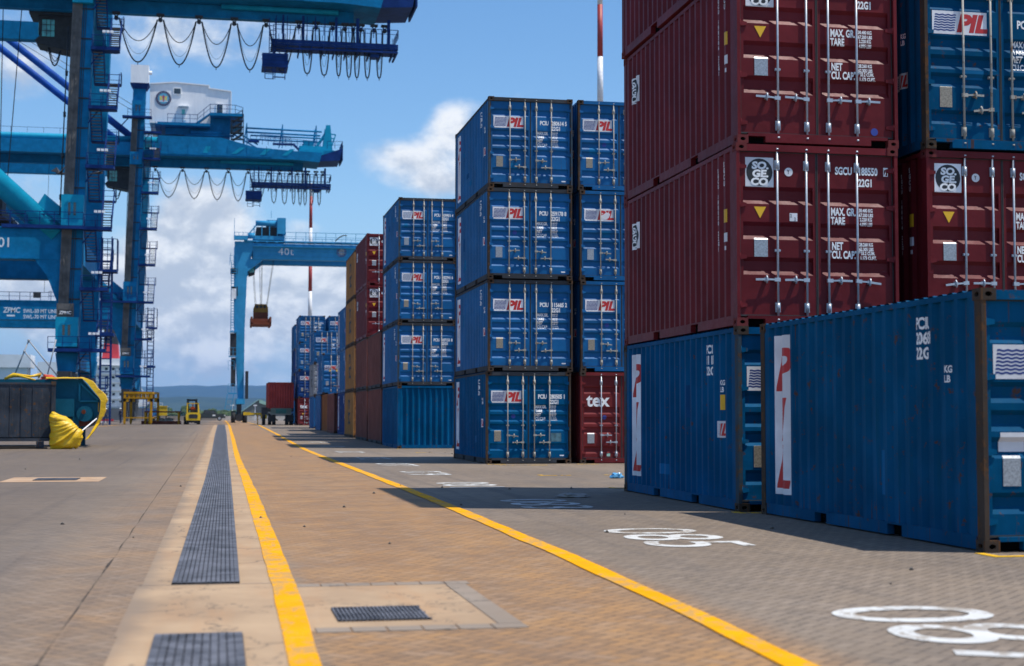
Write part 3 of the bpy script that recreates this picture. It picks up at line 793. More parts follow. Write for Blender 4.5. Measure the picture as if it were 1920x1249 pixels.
def decals(root, spec, hl, h):
    k = spec['kind']; jx = random.Random(spec.get('n', 0) * 13 + 5); code = spec.get('code', ''); pre, num, chk = (code.split() + ['', '', ''])[:3]
    n = spec.get('n', 0); rr = random.Random(n * 7 + 1)
    if not spec.get('rev'):
        if k == 'pil':
            lz = 1.70 + jx.uniform(-.02, .02)
            on_door(root, k, h, hl, [(*rect(.86, .34), .15, lz)], 'logo_panel', M_WHITEW)
            on_door(root, k, h, hl, [(*waves(.33, .26), .17, lz + .04)], 'wave_logo', plain('faded_wave_print', (.16, .22, .34), .6) if n in (31, 32, 33) else M_LNAVY, .0045)
            vs, fs = text2d('PIL', .345, .24, .018, 1.08)
            on_door(root, k, h, hl, [(vs, fs, .53, lz + .05)], 'logo_lettering', M_LREDO, .0045)
            if n == 21: on_door(root, k, h, hl, [([(0, 0), (.10, -.03), (.21, .04), (.25, .15), (.14, .20), (.05, .13), (-.03, .10)], [(0, 1, 2, 3, 4, 5, 6)], .66, lz + .06)], 'torn_film', M_WHITEW, .006)
            if n == 10: on_door(root, k, h, hl, [(*rect(.30, .24), 1.86, .62)], 'dirt_patch', plain('grimy_grey_blue', (.07, .16, .20), .8, 0, .4, 7), .002)
            it = [(*T(pre, .115, .72), 1.49, 1.83), (*T(num, .115, .72), 1.83, 1.83), (*T(chk, .115, .72), 2.22, 1.83), (*T('22G1', .115, .72), 1.83, 1.68)]
            for i, s in enumerate(('MAX.GR.', 'TARE', 'NET', 'CU.CAP.')): it.append((*T(s, .085, .68), 1.42, 1.555 - .112 * i))
            for i, s in enumerate(('30.480 KG\n67.200 LB', ' 2.230 KG\n 4.920 LB', '28.250 KG\n62.280 LB', '33.2 CU.M.\n1172 CU.FT.')): it.append((*T(s, .036, .85, line=.95), 1.83, 1.60 - .112 * i))
            on_door(root, k, h, hl, it, 'lettering', M_WHITE)
            on_door(root, k, h, hl, [(*rect(.19, .30), .23 + jx.uniform(-.02, .03), .60 + jx.uniform(0, .05))], 'data_plate', M_PLATET if n % 3 else M_PLATE, .006)
            if n % 2 == 0: on_door(root, k, h, hl, [(*ell(.062, .062), .79, 1.33)], 'round_sticker', M_LBLUE, .004)
            on_door(root, k, h, hl, [(*rect(.12, .035), 2.12, .21)], 'small_label', M_WHITEW, .004)
            if spec.get('notice'): on_door(root, k, h, hl, [(*rect(.28, .19), .21, .98)], 'paper_notice', M_WHITEW, .012)
            if spec.get('hc'):
                vs, fs = [(0, 0), (.18, 0), (.09, .16)], [(0, 1, 2)]
                on_door(root, k, h, hl, [(vs, fs, .45, 1.62), (*rect(.34, .20), .95, 1.60)], 'yellow_label', M_YLABEL, .004)
        elif k == 'sogeco':
            on_door(root, k, h, hl, [(*rect(.42, .42), .155, 1.975)], 'logo_panel', M_WHITEW)
            on_door(root, k, h, hl, [(*ell(.195, .195), .365, 2.185)], 'logo_disc', M_LBLACK, .0045)
            it = []
            for i, s in enumerate(('SO.', 'GE.', 'CO.')): it.append((*text2d(s, .138, .1, .0075, 1.2, 'CENTER'), .375, 2.235 - .115 * i))
            on_door(root, k, h, hl, it, 'logo_lettering', M_WHITE, .006)
            on_door(root, k, h, hl, [(*ell(.062, .062), .80, 2.20)], 'round_sticker', M_WHITEW, .004)
            it = [(*T('Y', .055), .78, 2.175)]; on_door(root, k, h, hl, it, 'sticker_mark', M_LBLACK, .0055)
            on_door(root, k, h, hl, [([(0, 0), (.09, .165), (-.09, .165)], [(0, 1, 2)], .37, 1.53)], 'warning_triangle', M_YLABEL, .004)
            on_door(root, k, h, hl, [(*rect(.20, .265), .28, .985)], 'data_plate', M_PLATE, .006)
            if spec.get('label22'):
                on_door(root, k, h, hl, [(*rect(.115, .115), .81, 1.50)], 'small_label', M_WHITEW, .004)
                on_door(root, k, h, hl, [(*T('2', .045), .82, 1.555), (*T('2', .045), .88, 1.51)], 'label_number', M_LBLACK, .0055)
            it = [(*T(pre, .105, .66), 1.50, 2.19), (*T(num, .105, .66), 1.85, 2.19), (*T(chk, .105, .66), 2.245, 2.19), (*T('22G1', .105, .66), 1.85, 2.025),
                  (*T('MAX. GR.', .105, .60), 1.43, 1.60), (*T('TARE', .105, .60), 1.43, 1.47), (*T('NET', .105, .60), 1.44, 1.11), (*T('CU. CAP.', .105, .60), 1.44, .985)]
            for i, s in enumerate(('30.480 KG\n67.200 LBS', ' 2.220 KG\n 4.895 LBS', '28.260 KG\n62.305 LBS', '  33.2 CUM.\n 1.173 CUFT.')):
                it.append((*T(s, .048, .70, line=.98), 1.855, (1.655, 1.525, 1.165, 1.04)[i]))
            on_door(root, k, h, hl, it, 'lettering', M_WHITE)
            b = [([(0, 0), (.07, 0), (.07, .125), (0, .125), (.008, .008), (.062, .008), (.062, .117), (.008, .117)], [(0, 1, 5, 4), (1, 2, 6, 5), (2, 3, 7, 6), (3, 0, 4, 7)], 2.235, 2.18)]
            on_door(root, k, h, hl, b, 'check_digit_box', M_WHITE, .0035)
            if spec.get('dot'): on_door(root, k, h, hl, [(*ell(.055, .055), 2.09, .235)], 'round_sticker', M_LBLUE, .004)
        elif k == 'tex':
            vs, fs = text2d('tex', .50, 0, .014, .98)
            on_door(root, k, h, hl, [(vs, fs, .20, 1.62)], 'logo_lettering', M_WHITE)
            on_door(root, k, h, hl, [(*rect(.20, .29), .22, .57)], 'data_plate', M_PLATE, .006)
            on_door(root, k, h, hl, [(*ell(.062, .062), .72, 1.30)], 'round_sticker', M_LBLUE, .004)
            on_door(root, k, h, hl, [(*rect(.10, .08), .78, .20)], 'small_label', M_GREENL, .004)
            if spec.get('yl'): on_door(root, k, h, hl, [(*rect(.14, .12), .40, 1.02)], 'yellow_label', M_YLABEL, .004)
    # repainted patches, slightly off in tone
    if k in ('pil', 'tex'):
        pm = (paint('repaint_patch_a', (0.004, 0.13, 0.30), 0.1), paint('repaint_patch_b', (0.002, 0.07, 0.20), 0.2)) if k == 'pil' else (M_BROWN, M_MAROON)
        for q in range(rr.choice((0, 1, 2))):
            if not spec.get('rev'): on_door(root, k, h, hl, [(*rect(rr.uniform(.12, .34), rr.uniform(.08, .22)), rr.uniform(.2, .7) + q * 1.15, rr.uniform(.25, 1.4))], 'paint_patch', pm[q % 2], .0015)
        if not spec.get('noside'):
            for q in range(rr.choice((1, 2, 3))): on_side(root, hl, [(*rect(rr.uniform(.15, .5), rr.uniform(.12, .5)), rr.uniform(-1.2, 1.8), rr.uniform(.25, 1.9))], 'paint_patch', pm[q % 2], .0015)
    # left wall
    if spec.get('noside'): return
    yb = hl - .42
    if k == 'pil':
        flip = -1 if spec.get('rev') else 1
        on_side(root, hl, [(*rect(.62, 2.10), yb, .30)], 'logo_panel', M_WHITEW)
        it = []
        for s, z in (('P', 1.68), ('I', 1.02), ('L', .40)):
            vs, fs = text2d(s, .78, .22, .02, .95); it.append((vs, fs, yb - (.12 if s != 'I' else .2), z))
        on_side(root, hl, it, 'logo_lettering', M_LREDO, .0045)
        yc = -hl + 1.42
        it = [(*T(pre, .12, .66), yc, 2.26), (*T(num[:5] + chk, .12, .66), yc, 2.10), (*T('22G1', .12, .66), yc, 1.94)]
        it += [(*T('KG', .07), yc - .62, 1.78), (*T('LB', .07), yc - .62, 1.68)]
        on_side(root, hl, it, 'lettering', M_WHITE)
        if n != 3:
            on_side(root, hl, [(*rect(.40, .24), -hl + 1.02, 1.02)], 'small_logo_panel', M_WHITEW)
            on_side(root, hl, [(*waves(.14, .17, 5), -hl + 1.0, 1.055)], 'wave_logo', M_LNAVY, .0045)
            on_side(root, hl, [(*text2d('IL', .24, .28, .008, .9), -hl + .84, 1.055)], 'small_logo_lettering', M_LREDO, .0045)
        if n == 1: on_side(root, hl, [(*rect(.09, .22), -hl + .80, 1.42)], 'yellow_label', M_YLABEL, .004)
    elif k == 'sogeco':
        on_side(root, hl, [(*rect(.46, .46), hl - .44, 1.66)], 'logo_panel', M_WHITEW)
        on_side(root, hl, [(*ell(.21, .21), hl - .67, 1.89)], 'logo_disc', M_LBLACK, .0045)
        on_side(root, hl, [(*text2d(s, .15, .1, .0075, 1.2, 'CENTER'), hl - .67, 1.94 - .122 * i) for i, s in enumerate(('SO.', 'GE.', 'CO.'))], 'logo_lettering', M_WHITE, .006)
        st = '\n'.join(pre + ' ' + num + ' 22G1')
        on_side(root, hl, [(*T(st, .058, .8, line=.92), -hl + .84, 2.28), (*T('\n'.join('SGCU'), .07, .8, line=.92), -hl + .58, 2.33)], 'lettering', M_WHITE)
        on_side(root, hl, [(*rect(.09, .19), -hl + .57, 1.52)], 'yellow_label', M_YLABEL, .004)
        on_side(root, hl, [(*rect(.09, .13), -hl + .57, 1.24), (*rect(.05, .06), -hl + .55, 1.12)], 'small_label', M_WHITEW, .004)
    elif k == 'plain':
        if spec.get('side') == 'CAI':
            on_side(root, hl, [(*T('\n'.join('CAIU'), .085, 1.0, line=.95), hl - .35, 2.22)], 'lettering', M_WHITE)
        elif spec.get('side') == 'MSC':
            on_side(root, hl, [(*text2d('m', 1.1, 0, .03, 1.4, 'CENTER'), .1, 1.60), (*text2d('SC', .95, 0, .04, 1.3, 'CENTER'), 0, .75)], 'lettering', M_LBLACK)
        elif spec.get('side') == 'code':
            on_side(root, hl, [(*T('\n'.join('CRXU22G1'), .07, 1.0, line=.95), hl - .35, 2.25)], 'lettering', M_WHITE)

ALLC = []
def container(spec, x_left, y_front, z, label, rz=0.0, hl=L / 2, h=H, group='stacked shipping containers', level=0):
    k = spec['kind']; m = spec['m']; rev = spec.get('rev'); fm = spec.get('frame', m); cm = spec.get('cast', M_RUSTY)
    gal = spec.get('rods', M_GALVOLD); mk = m.name
    hw = W / 2
    c, s = math.cos(rz), math.sin(rz)
    cx = x_left + hw * c - hl * s; cy = y_front + hw * s + hl * c
    jr = random.Random(int(x_left * 977 + y_front * 131 + z * 53)); cx += jr.uniform(-.018, .018); cy += jr.uniform(-.03, .03); rz += jr.uniform(-.0035, .0035)
    root = thing('shipping_container', label, 'container', (cx, cy, z), rz + (math.pi if rev else 0), group)
    rl = spec.get('rail', m)
    fr = link('frame', cached(('fr', fm.name, rl.name, hl, h), lambda: frame_mesh(fm, rl, hl, h)), root)
    cme = cached(('cast', cm.name), lambda: casting_mesh(cm))
    for sx in (-1, 1):
        for sy in (-1, 1):
            for sz in (0, 1):
                link('corner_casting', cme, fr, (sx * hw, sy * hl, h if sz else 0), (-sx, -sy, -1 if sz else 1))
    sme = cached(('side', mk, hl, h), lambda: side_mesh(m, hl, h))
    link('side_wall', sme, root); link('side_wall', sme, root, None, (-1, 1, 1))
    link('roof', cached(('roof', mk, hl, h), lambda: roof_mesh(m, hl, h)), root)
    link('end_wall', cached(('end', mk, hl, h), lambda: end_mesh(m, hl, h)), root)
    dme = cached(('door', k, mk, h), lambda: door_mesh(k, m, h))
    rme = cached(('rod', gal.name, h), lambda: rod_mesh(gal, h))
    hme = cached(('hinge', mk), lambda: hinge_mesh(m))
    for sd in (-1, 1):
        dr = link('door', dme, root, (sd * (hw - .066), -hl + DY, 0), (-sd, 1, 1))
        for q, xr in enumerate((.60 - .066 + .0, 1.03 - .066)):
            xr = (hw - .066) - (.60, .165)[q]
            link('locking_rod', rme, dr, (xr, -.030, 0))
            if k == 'sogeco': dirn = -sd; zz = .66 * h / H; inv = 1
            else: zz = (.80, .60)[q if sd < 0 else 1 - q]; inv = 1
            # handles point right from left rod and left from right rod (older), all the same way (newer)
            if k == 'sogeco': wd = -1 if sd < 0 else 1          # world direction of lever
            else: wd = (1 if (q == 0) == (sd < 0) else -1)
            ld = wd * (-sd)                                       # local (mirrored) direction
            link('handle', cached(('hdl', gal.name, ld, k == 'sogeco'), lambda: handle_mesh(gal, ld, .34 if k == 'sogeco' else .30)), dr, (xr, -.030, zz)).rotation_euler = (0, jr.choice((0, 0, 0, .05, -.06, .1, -.9 if k == 'pil' and level else 0)) * ld, 0)
        for zz in (.30, .98, 1.72, 2.26): link('hinge', hme, dr, (-.012, -.004, zz * h / H))
    decals(root, spec, hl, h)
    ALLC.append(root)
    return root

def PIL(n, code, **k): return dict(kind='pil', m=k.pop('m', M_BLUE), n=n, code=code, **k)
def SGC(n, code, **k): return dict(kind='sogeco', m=M_MAROON, n=n, code=code, cast=M_CASTM, rods=M_GALV, frame=M_MAROON, **k)
CAI = lambda **k: dict(kind='plain', m=M_BROWN, side='CAI', rail=M_RAIL, **k)
C_ = container
# nearest row
C_(PIL(3, 'PCIU 206855 1', m=M_BLUE4, frame=M_RUSTY, notice=True), 7.33, 13.64, 0, 'weathered blue container standing alone on the ground, nearest to the viewer at the right edge', rz=.007)
C_(PIL(1, 'PCIU 111618 1', m=M_BLUE2, frame=M_RUSTYB), 7.11, 20.09, 0, 'blue container on the ground under the tall maroon stack', rz=-.002)
C_(SGC(2, 'SGCU 188550 7', label22=True), 7.12, 20.07, H, 'maroon container numbered 188550, directly on the blue ground container', rz=-.002)
C_(SGC(4, 'SGCU 188386 5', dot=True), 7.14, 20.12, 2 * H, 'maroon container numbered 188386 with round blue sticker, third level of its stack')
C_(SGC(5, 'SGCU 188402 2'), 7.10, 20.08, 3 * H, 'topmost maroon container of the near stack, cut by the top edge of the photo')
C_(PIL(8, 'PCIU 264310 5', m=M_BLUE2, frame=M_RUSTY), 9.93, 20.05, 0, 'blue ground container hidden behind the nearest one, at the right')
C_(SGC(6, 'SGCU 188614 9'), 9.95, 20.02, H, 'maroon container at the right edge under the blue one with wave logo')
C_(PIL(7, 'PCIU 273306 4', m=M_BLUE4, frame=M_RUSTY), 9.92, 20.0, 2 * H, 'blue container with wave logo on top of the right edge maroon one')
# second row
names = ['PCIU 280505 1', 'PCIU 115685 2', 'PCIU 259178 8', 'PCIU 280614 5']
lab = ['blue container numbered 280505 with dirty pale door patches, on the ground', 'blue container numbered 115685, second from the ground in the lone tall blue stack',
       'blue container numbered 259178 just under the top of the tall blue stack', 'blue container numbered 280614 on top of the tall blue stack']
for i in range(4):
    C_(PIL(10 + i, names[i], m=M_BLUE2 if i in (0,) else M_BLUE, frame=M_RUSTY if i != 3 else M_RUSTYB, rail=M_RAIL), 7.36 + (.0, .01, -.01, .015)[i], 41.57 + (0, .03, -.02, .01)[i], i * H, lab[i])
C_(dict(kind='tex', m=M_TEX, n=1, rods=M_GALV, frame=M_TEX), 10.02, 41.55, 0, 'maroon container lettered tex on the ground beside the tall blue stack')
lab = ['blue container standing on the maroon one lettered tex', 'blue container with torn wave logo, third level right of the tall blue stack', 'top blue container with a loose rod handle, right of the tall blue stack']
for i in range(3): C_(PIL(20 + i, 'PCIU 2%d6 3' % (5431 + i * 777), frame=M_RUSTY), 10.03 - .015 * i, 41.55 + .02 * i, (i + 1) * H, lab[i])
# third row
C_(PIL(30, 'PCIU 266302 3', m=M_BLUE2, rev=True, noside=False), 7.19, 61.67, 0, 'blue container turned round, showing its ribbed end wall, on the ground')
lab = ['blue container numbered 107151 resting on the one with the ribbed end', 'blue container numbered 102741 with rubbed lower door edge, third level', 'blue container numbered 109951 on top of its stack']
for i, c in enumerate(('PCIU 107151 8', 'PCIU 102741 6', 'PCIU 109951 4')): C_(PIL(31 + i, c, frame=M_RUSTYB, rail=M_RAIL), 7.19 + .01 * i, 61.67, (i + 1) * H, lab[i])
g_ = gz(71)
C_(CAI(), 7.21, 68.45, g_, 'red brown container on the ground next behind the ribbed blue end')
C_(CAI(), 7.20, 68.40, g_ + H, 'red brown container with white letters, on top of the short red brown pair')
g_ = gz(78)
C_(CAI(), 7.20, 75.1, g_, 'red brown ground container below the two maroon ones with round logos')
C_(CAI(), 7.19, 75.15, g_ + H, 'red brown container second from the ground, carrying the maroon pair')
C_(SGC(40, 'SGCU 188771 3'), 7.20, 75.1, g_ + 2 * H, 'distant maroon container with round logo, lower of the pair beside the yellow stack')
C_(SGC(41, 'SGCU 188240 8'), 7.18, 75.1, g_ + 3 * H, 'distant maroon container with round logo, topmost beside the yellow stack')
g_ = gz(86)
for i, t in enumerate(('ground level of the stack of four', 'second level, above the rustiest yellow one', 'third level of the stack of four', 'topmost of the stack of four, beside the crane beam')):
    C_(dict(kind='plain', m=M_YELLOWC, side='MSC', frame=M_YELLOWC, cast=M_RUSTY, rail=M_RUSTY), 7.28, 83.2, g_ + i * H, 'ochre yellow container with black letters, ' + t)
g_ = gz(93)
for i, t in enumerate(('darkest, on the ground', 'middle of three', 'top of three')):
    C_(PIL(50 + i, 'PCIU 24%04d 1' % (3307 + 411 * i), m=M_BLUE3 if i == 0 else M_BLUE), 7.42, 90.7, g_ + i * H, 'blue container behind the yellow stack, ' + t)
g_ = gz(100)
C_(dict(kind='plain', m=M_BROWN, side='code'), 7.28, 97.6, g_, 'faded red container standing singly on the ground beyond the blue three')
C_(dict(kind='plain', m=M_ORANGE, side='code'), 7.33, 104.0, gz(106), 'orange brown container on the ground beside the faded red one')
g_ = gz(113)
C_(dict(kind='plain', m=M_BLUE, side='code'), 7.25, 110.4, g_, 'blue ground container below the tall one with yellow door labels')
C_(PIL(60, 'PCIU 801326 4', hc=True, m=M_BLUE), 7.18, 107.6, g_ + H, 'tall blue container with yellow warning labels on its door', h=2.896)
g_ = gz(124)
C_(dict(kind='plain', m=M_BLUE, side='code'), 7.42, 121, g_, 'blue ground container under the light grey one')
C_(dict(kind='plain', m=M_GREYC, side='MSC', frame=M_GREYC), 7.40, 121, g_ + H, 'light grey container with dark letters between two blue ones')
C_(PIL(61, 'PCIU 236601 7'), 7.40, 121, g_ + 2 * H, 'blue container resting on the light grey one')
g_ = gz(147)
C_(dict(kind='tex', m=M_TEX, n=2, yl=True, rods=M_GALV), 7.35, 143.6, g_, 'far maroon container lettered tex, with a yellow label, next to the trailer')
for i, t in enumerate(('directly on the far maroon one lettered tex', 'third level of the farthest four high stack', 'topmost above the far maroon one lettered tex')):
    C_(PIL(62 + i, 'PCIU 21%04d 5' % (5102 + 313 * i), m=M_BLUE3 if i < 1 else M_BLUE), 7.33 + .02 * i, 143.6, g_ + (i + 1) * H, 'far blue container, ' + t)
for i in range(4):
    C_(PIL(66 + i, 'PCIU 22%04d 2' % (1180 + 517 * i)), 10.15, 143.6, g_ + i * H, 'far blue container right of the farthest stack with doors, ' + ('on the ground', 'second level', 'third level', 'top level against the sky')[i])
for i in range(4):
    C_(PIL(71 + i, 'PCIU 23%04d 2' % (1180 + 517 * i), m=M_BLUE3 if i in (1, 2) else M_BLUE, noside=True), 7.62, 158.0, g_ + i * H, 'farthest blue container of all, half hidden, ' + ('on the ground', 'second level', 'third level', 'top level')[i])
# ================================================================== CRANES
M_CB = paint('crane_blue', (0.002, 0.165, 0.36), 0.16, 0.45, 0.45, faint=(0.01, 0.10, 0.20), fade=.15)
M_CB_SUN = paint('crane_blue_sunlit', (0.006, 0.29, 0.46), 0.0, 0.38, 0.15, fade=.08)  # brighter crane blue for sunlit parts, sunlight put into the colour
M_CBR = paint('rail_blue', (0.006, 0.032, 0.15), 0.0, 0.4, 0.2)
M_CSTAY = paint('stay_blue', (0.012, 0.075, 0.34), 0.0, 0.35, 0.1)
M_CGR = plain('cable_rack_grey', (0.10, 0.095, 0.09), 0.7, 0.1, .35, 1.2)
M_DARK = plain('dark_machinery', (0.030, 0.032, 0.036), 0.7, 0.2, .3, 2)
M_CABLE = plain('black_cable', (0.015, 0.017, 0.02), 0.55)
M_LAMP = plain('lamp_housing_white', (0.82, 0.84, 0.86), 0.4)
M_GRATING = plain('stair_tread_steel', (0.13, 0.115, 0.095), 0.7, .3, .3, 6)
M_BIGW = plain('beam_lettering_white', (0.72, 0.76, 0.80), 0.6)
def mat_clad():
    m, nt, b = newmat('white_cladding'); tc = nt.nodes.new('ShaderNodeTexCoord'); P = N(nt, tc.outputs['Object'])
    x, y, z = sep(nt, P); w = (x * 26.0).m('SINE').step(-.2, .7)
    c = mixc(nt, noise(nt, mapping(nt, P, scale=(1, 1, .3)), 1.2, 5, .6).step(.3, .75), (.92, .92, .92), (.80, .81, .83))
    c = mixc(nt, w * .14, c, (.45, .47, .52)); nt.links.new(c.s, b.inputs['Base Color']); b.inputs['Roughness'].default_value = .5
    bumped(nt, b, w, .5, .03); return m
M_CLAD = mat_clad()
def mat_glass(name, col=(0.02, 0.10, 0.10)):
    m, nt, b = newmat(name); tc = nt.nodes.new('ShaderNodeTexCoord'); P = N(nt, tc.outputs['Object'])
    c = mixc(nt, noise(nt, P, 1.4, 2).step(.35, .65), col, tuple(x * 2.2 for x in col))
    nt.links.new(c.s, b.inputs['Base Color']); b.inputs['Roughness'].default_value = .06; b.inputs['Specular IOR Level'].default_value = .9
    return m
M_GLASSG = mat_glass('green_tinted_glass', (0.03, 0.20, 0.18)); M_GLASSD = mat_glass('dark_glass', (0.012, 0.016, 0.02))

def railing(mb, pts, h=1.1, step=1.3, r=.035, mid=True):
    for a, b in zip(pts, pts[1:]):
        a, b = Vector(a), Vector(b); n = max(1, int((b - a).length / step))
        for k in range(n + 1):
            p = a.lerp(b, k / n); mb.bar(p, p + Vector((0, 0, h)), r * 1.6)
        mb.bar(a + Vector((0, 0, h)), b + Vector((0, 0, h)), r * 1.6)
        if mid: mb.bar(a + Vector((0, 0, h * .5)), b + Vector((0, 0, h * .5)), r * 1.2)
def stair(mb, rails, a, b, w, ux=(1, 0, 0), n=10):
    """treads from a to b (centre line), width w across ux"""
    a, b, ux = Vector(a), Vector(b), Vector(ux)
    for s in (-1, 1):
        rails.bar(a + ux * (s * w / 2), b + ux * (s * w / 2), .07, .22)
        up_ = Vector((0, 0, 1.0)); rails.bar(a + ux * (s * w / 2) + up_, b + ux * (s * w / 2) + up_, .06)
        for t in (0, .33, .66, 1): p = a.lerp(b, t) + ux * (s * w / 2); rails.bar(p, p + up_, .05)
    d = (b - a); d.z = 0; d = d.normalized() * .13
    for k in range(n):
        p = a.lerp(b, (k + .5) / n); mb.bar(p - ux * (w / 2), p + ux * (w / 2), .26, .05)
def cat(p0, p1, zb, n=14, u=2.2):
    """hanging loop from p0 to p1 with bottom at height zb"""
    P = []; p0, p1 = Vector(p0), Vector(p1)
    for k in range(n + 1):
        t = k / n; q = 1 - abs(2 * t - 1) ** u
        p = p0.lerp(p1, t); p.z = p.z + (zb - min(p0.z, p1.z)) * q; P.append(p)
    return P

def sts_crane(y0, label, first):
    G0 = .48; ox, oy = -13.9, y0 + 1.0
    root = thing('ship_to_shore_crane', label, 'gantry crane', (ox, oy, G0), 0, 'blue ship to shore cranes on the quay')
    class CMB(MB):
        def build(s, name, mats, parent=None):
            # convert absolute coordinates (y relative to the near face) to the crane's own frame
            s.v = [(x - ox, y - 1.0, z - G0) for x, y, z in s.v]
            return MB.build(s, name, mats, parent)
    def lx(z): return -14.2 + (z - 9) * (1.2 / 41)      # centre of the landside leg
    # legs
    def leg(yc, top, dxw=0.0, wid=1.95, name='leg'):
        m = CMB(); secs = [(7.2, wid), (11, wid), (13.9, wid), (20, wid), (top, wid)]; P = []
        for z, w_ in secs:
            c = lx(z) + dxw
            P += [(c - w_ / 2, yc - .85, z), (c + w_ / 2, yc - .85, z), (c + w_ / 2, yc + .85, z), (c - w_ / 2, yc + .85, z)]
        F = [(0, 3, 2, 1), tuple(4 * (len(secs) - 1) + i for i in range(4))]
        for k in range(len(secs) - 1):
            for i in range(4): F.append((4 * k + i, 4 * k + (i + 1) % 4, 4 * k + 4 + (i + 1) % 4, 4 * k + 4 + i))
        m.add(P, F)
        for z in range(9, int(top), 3):
            c = lx(z) + dxw; m.box(c - wid / 2 - .03, c + wid / 2 + .03, yc - .88, yc + .88, z, z + .10)
        return m.build(name, M_CB, root)
    leg(.9, 53.2); leg(22.5, 46); leg(.9, 62, -30.2, 2.1); leg(22.5, 62, -30.2, 2.1)
    # pale side face plate of the near leg, cable rack, guide rope
    m = CMB()
    for za, zb in ((11.8, 19.3), (22.5, 41), (43, 48.5)):
        a, b = lx(za), lx(zb); m.add([(a - .98, -.22, za), (a - .05, -.22, za), (b - .05, -.22, zb), (b - .98, -.22, zb), (a - .98, .04, za), (a - .05, .04, za), (b - .05, .04, zb), (b - .98, .04, zb)],
              [(0, 1, 2, 3), (0, 4, 7, 3), (1, 5, 6, 2), (3, 2, 6, 7)])
        for f in (-.72, -.38): m.bar((lx(za) + f, -.26, za), (lx(zb) + f, -.26, zb), .06, .05, (0, 1, 0))
    m.build('cable_rack', M_CGR, root)
    m = CMB()
    for za, zb in ((11.8, 19.3), (22.5, 41), (43, 48.5)):
        for f in (.12, .30): m.bar((lx(za) + f, .0, za), (lx(zb) + f, .0, zb), .05, .06, (0, 1, 0))
        z = za + .6
        while z < zb: m.box(lx(z) - 1.0, lx(z) + .98, -.06, .04, z, z + .12); z += 2.9
    m.build('rack_bracket', M_DARK, root)
    m = CMB()
    if first: m.tube([(lx(20) - 1.25, .2, 20.5), (lx(38) - 1.3, .2, 38.8)], .06, 6); [m.tube([(lx(z) - 1.27, .2, z), (lx(z) - 1.27, .2, z + .5)], .13, 6) for z in range(22, 38, 4)]
    else: m.tube([(lx(20) - 1.15, .2, 10), (lx(38) - 1.15, .2, 37)], .05, 6)
    m.build('guide_cable', M_CABLE, root)
    # sheave housings on the leg, each with two dark slots
    for za, zb in ((7.9, 10.7), (19.2, 22.4), (41, 43), (48.5, 51.2)):
        c = lx(za); m = CMB(); w_ = 1.03 if za < 30 else .95
        m.box(c - w_, c + w_, -.75, .1, za, zb); m.box(c - .45, c + .45, -.83, -.75, zb - .75, zb - .60); hb = m.build('housing', M_CB_SUN if first else M_CB, root)
        m = CMB()
        for s in (-.28, .22): m = CMB(); m.prism([(c + s - .11, za + (zb - za) * .38), (c + s + .11, za + (zb - za) * .38), (c + s + .11, za + (zb - za) * .74), (c + s, za + (zb - za) * .78), (c + s - .11, za + (zb - za) * .74)], 'y', -.78, -.752); m.build('slot_window', M_GLASSD, hb)
    # sign board above the lowest housing
    m = CMB(); c = lx(10.8) + -.1; m.box(c - .95, c + .62, -.62, -.50, 10.72, 12.0); sb = m.build('sign_board', M_CGR, root)
    m = CMB(); m.box(c - .80, c + .48, -.64, -.621, 10.85, 11.40); m.build('sign_plate', M_LBLACK, sb)
    vs, fs = text2d('ZPMC', .42, .15, .01, 1.0); m = CMB(); m.add([(x + c - .72, -.645, z + 10.98) for x, z in vs], fs); m.build('lettering', M_WHITE, sb)
    # leg feet: tapered frame, equaliser, bogies on the rail
    for dxw in (0, -30.2):
        for yc in (.9, 22.5):
            c = lx(7.5) + dxw; m = CMB()
            m.add([(c - 1.05, yc - 1, 7.3), (c + 1.05, yc - 1, 7.3), (c + 1.05, yc + 1, 7.3), (c - 1.05, yc + 1, 7.3), (c - .82, yc - 1, 5.5), (c + .82, yc - 1, 5.5), (c + .82, yc + 1, 5.5), (c - .82, yc + 1, 5.5)],
                  [(0, 1, 2, 3), (4, 7, 6, 5), (0, 4, 5, 1), (1, 5, 6, 2), (2, 6, 7, 3), (3, 7, 4, 0)])
            m.bar((c - .95, yc - 1.04, 7.0), (c - .55, yc - 1.04, 5.6), .1); m.bar((c + .95, yc - 1.04, 7.0), (c + .55, yc - 1.04, 5.6), .1)
            m.build('leg_foot', M_CB, root)
            m = CMB(); m.box(c - .62, c + .62, yc - 3.6, yc + 3.6, 3.6, 5.5)
            for s in (-1, 1): m.box(c - .5, c + .5, yc + s * 2.6 - 1.6, yc + s * 2.6 + 1.6, 2.2, 3.55); m.box(c - .38, c + .38, yc + s * 2.6 - 2.2, yc + s * 2.6 + 2.2, 1.2, 2.15)
            bg = m.build('bogie', M_DARK, root)
            for k in range(8): m = CMB(); m.cyl((c, yc - 4.1 + k * 1.17, 1.0), .42, .22, 'x', 14); m.build('wheel', M_IRON, bg)
    # portal beams (near and far), haunches and tie beams
    for yc in (.9, 22.5):
        m = CMB(); m.box(-46.0, lx(17) - .9, yc - .8, yc + .8, 16.2, 19.15); m.box(-46.0, lx(17) - .9, yc - .95, yc + .95, 19.16, 19.3)
        m.box(-46.0, lx(17) - 3.0, yc - .9, yc - .81, 16.25, 16.4)
        for s, xc in ((1, lx(13) - .95), (-1, lx(13) - 30.2 + 1.05)):
            m.prism([(xc + .1 * s, 16.19), (xc - 2.3 * s, 16.19), (xc - 1.15 * s, 14.6), (xc - .3 * s, 12.4), (xc - .06 * s, 9.0), (xc + .05 * s, 7.5)], 'y', yc - .78, yc + .78)
        bm_ = m.build('portal_beam', M_CB, root)
